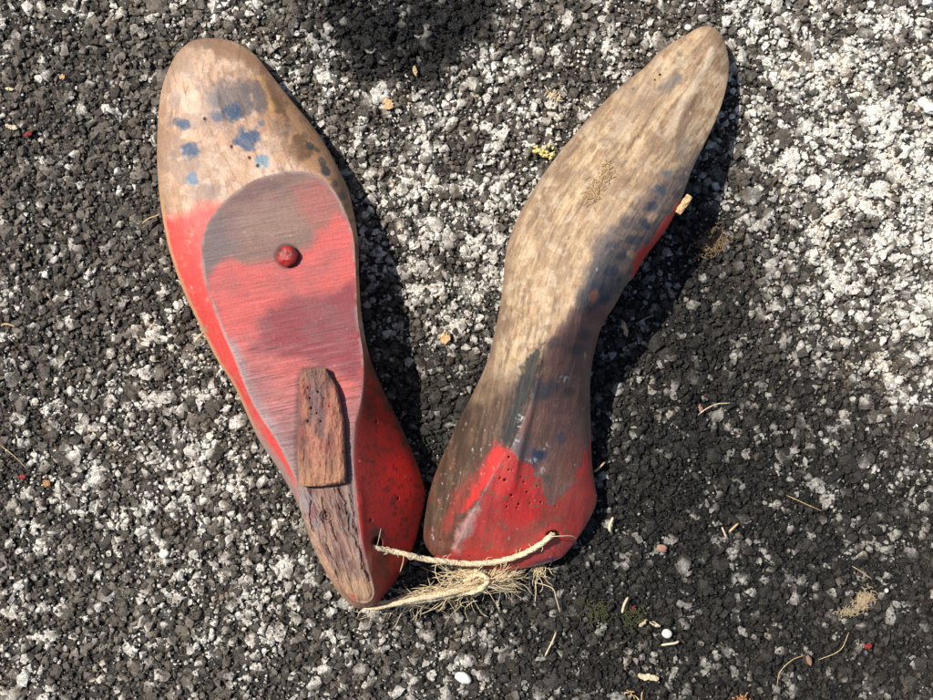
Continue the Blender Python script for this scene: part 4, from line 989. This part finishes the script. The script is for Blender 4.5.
chip('dry_leaf', MAT_REDC, 22, 477, 7, 5, -10, 'tiny dark red leaf scrap left of the lower pegged last', 'leaf scrap', 1.4, None, .5)
chip('dry_leaf', MAT_REDC, 868, 646, 8, 5, 0, 'tiny red leaf scrap under the crescent tuft', 'leaf scrap', 1.4, None, .5)
chip('dry_leaf', MAT_REDC, 634, 610, 8, 4, 80, 'tiny dark red leaf scrap left above the round white pebble', 'leaf scrap', 1.4, None, .5)
chip('bark_flake', MAT_ORANGE, 46, 483, 8, 6, 40, 'tiny orange flake right of a dark red scrap', 'flake', 1.6, G1, .5)
chip('bark_flake', MAT_CHIP, 445, 338, 11, 9, 20, 'crumbly cream flake between the two lasts', 'flake', 2.6, G1, .6)
straw('dry_straw', MAT_HUSK, [(622,613,8),(624,605,10),(628,597,9)], 1.3, 'whitish stem among moss left of the round white pebble', 'stem', G1)
clump('moss_tuft', MAT_MOSS, 600, 612, 16, 14, 0, 90, 'dark green moss tuft below the red heel', 'moss', .5, z=5)
clump('moss_tuft', MAT_MOSS, 634, 618, 15, 12, 0, 80, 'dark moss tuft between the whitish stem and the red scrap', 'moss', .5, z=5)
chip('dry_husk', MAT_HUSK, 655, 624, 12, 4, 25, 'pale brown husk just left of the round white pebble', 'husk', 1.6, G1, .5)
chip('dry_husk', MAT_HUSK, 643, 623, 10, 4, -40, 'small grey husk beside the moss tuft', 'husk', 1.6, G1, .5)
for pts, lb in (([(852,566,9),(862,572,11),(872,579,9)], 'hair-thin stem above the crescent tuft'), ([(777,686,8),(780,672,12),(792,660,12),(805,655,8)], 'arched hair-thin stem near the bottom right'),
                ([(818,660,8),(840,650,12),(849,632,8)], 'hair-thin stem under the tail of the crescent tuft'), ([(786,495,8),(806,504,12),(822,511,8)], 'long dark hair-thin stem in the right half'),
                ([(0,445,8),(14,456,10),(26,468,8)], 'hair-thin pale stem at the left edge'), ([(640,321,9),(654,315,10)], 'short hair-thin stem in the shadow right of the bare last')):
    straw('dry_straw', MAT_STRAW, pts, .38, lb, 'stem', G1)
# dried mud and fibres stuck to the bare sole
md = []
rg = np.random.default_rng(5)
for i in range(120):
    u = rg.random(); x = 588 + 22 * u + rg.normal() * 3.5; y = 202 - 36 * u + rg.normal() * 4; z = zat(GR, x, y) + .8
    t = rg.uniform(0, 6.28); l = rg.uniform(2, 6)
    md.append(wisp([(x - math.cos(t) * l, y - math.sin(t) * l, z), (x, y, z + 1), (x + math.cos(t + .4) * l, y + math.sin(t + .4) * l, z)], rg.uniform(.25, .5)))
v, f = join(md)
tag(mesh_obj('dried_debris', v, f, simple('dried_mud', lin(196, 164, 122), .9)), 'crumbs of dried tan plant matter stuck to the bare wooden sole', 'debris', kind='stuff')
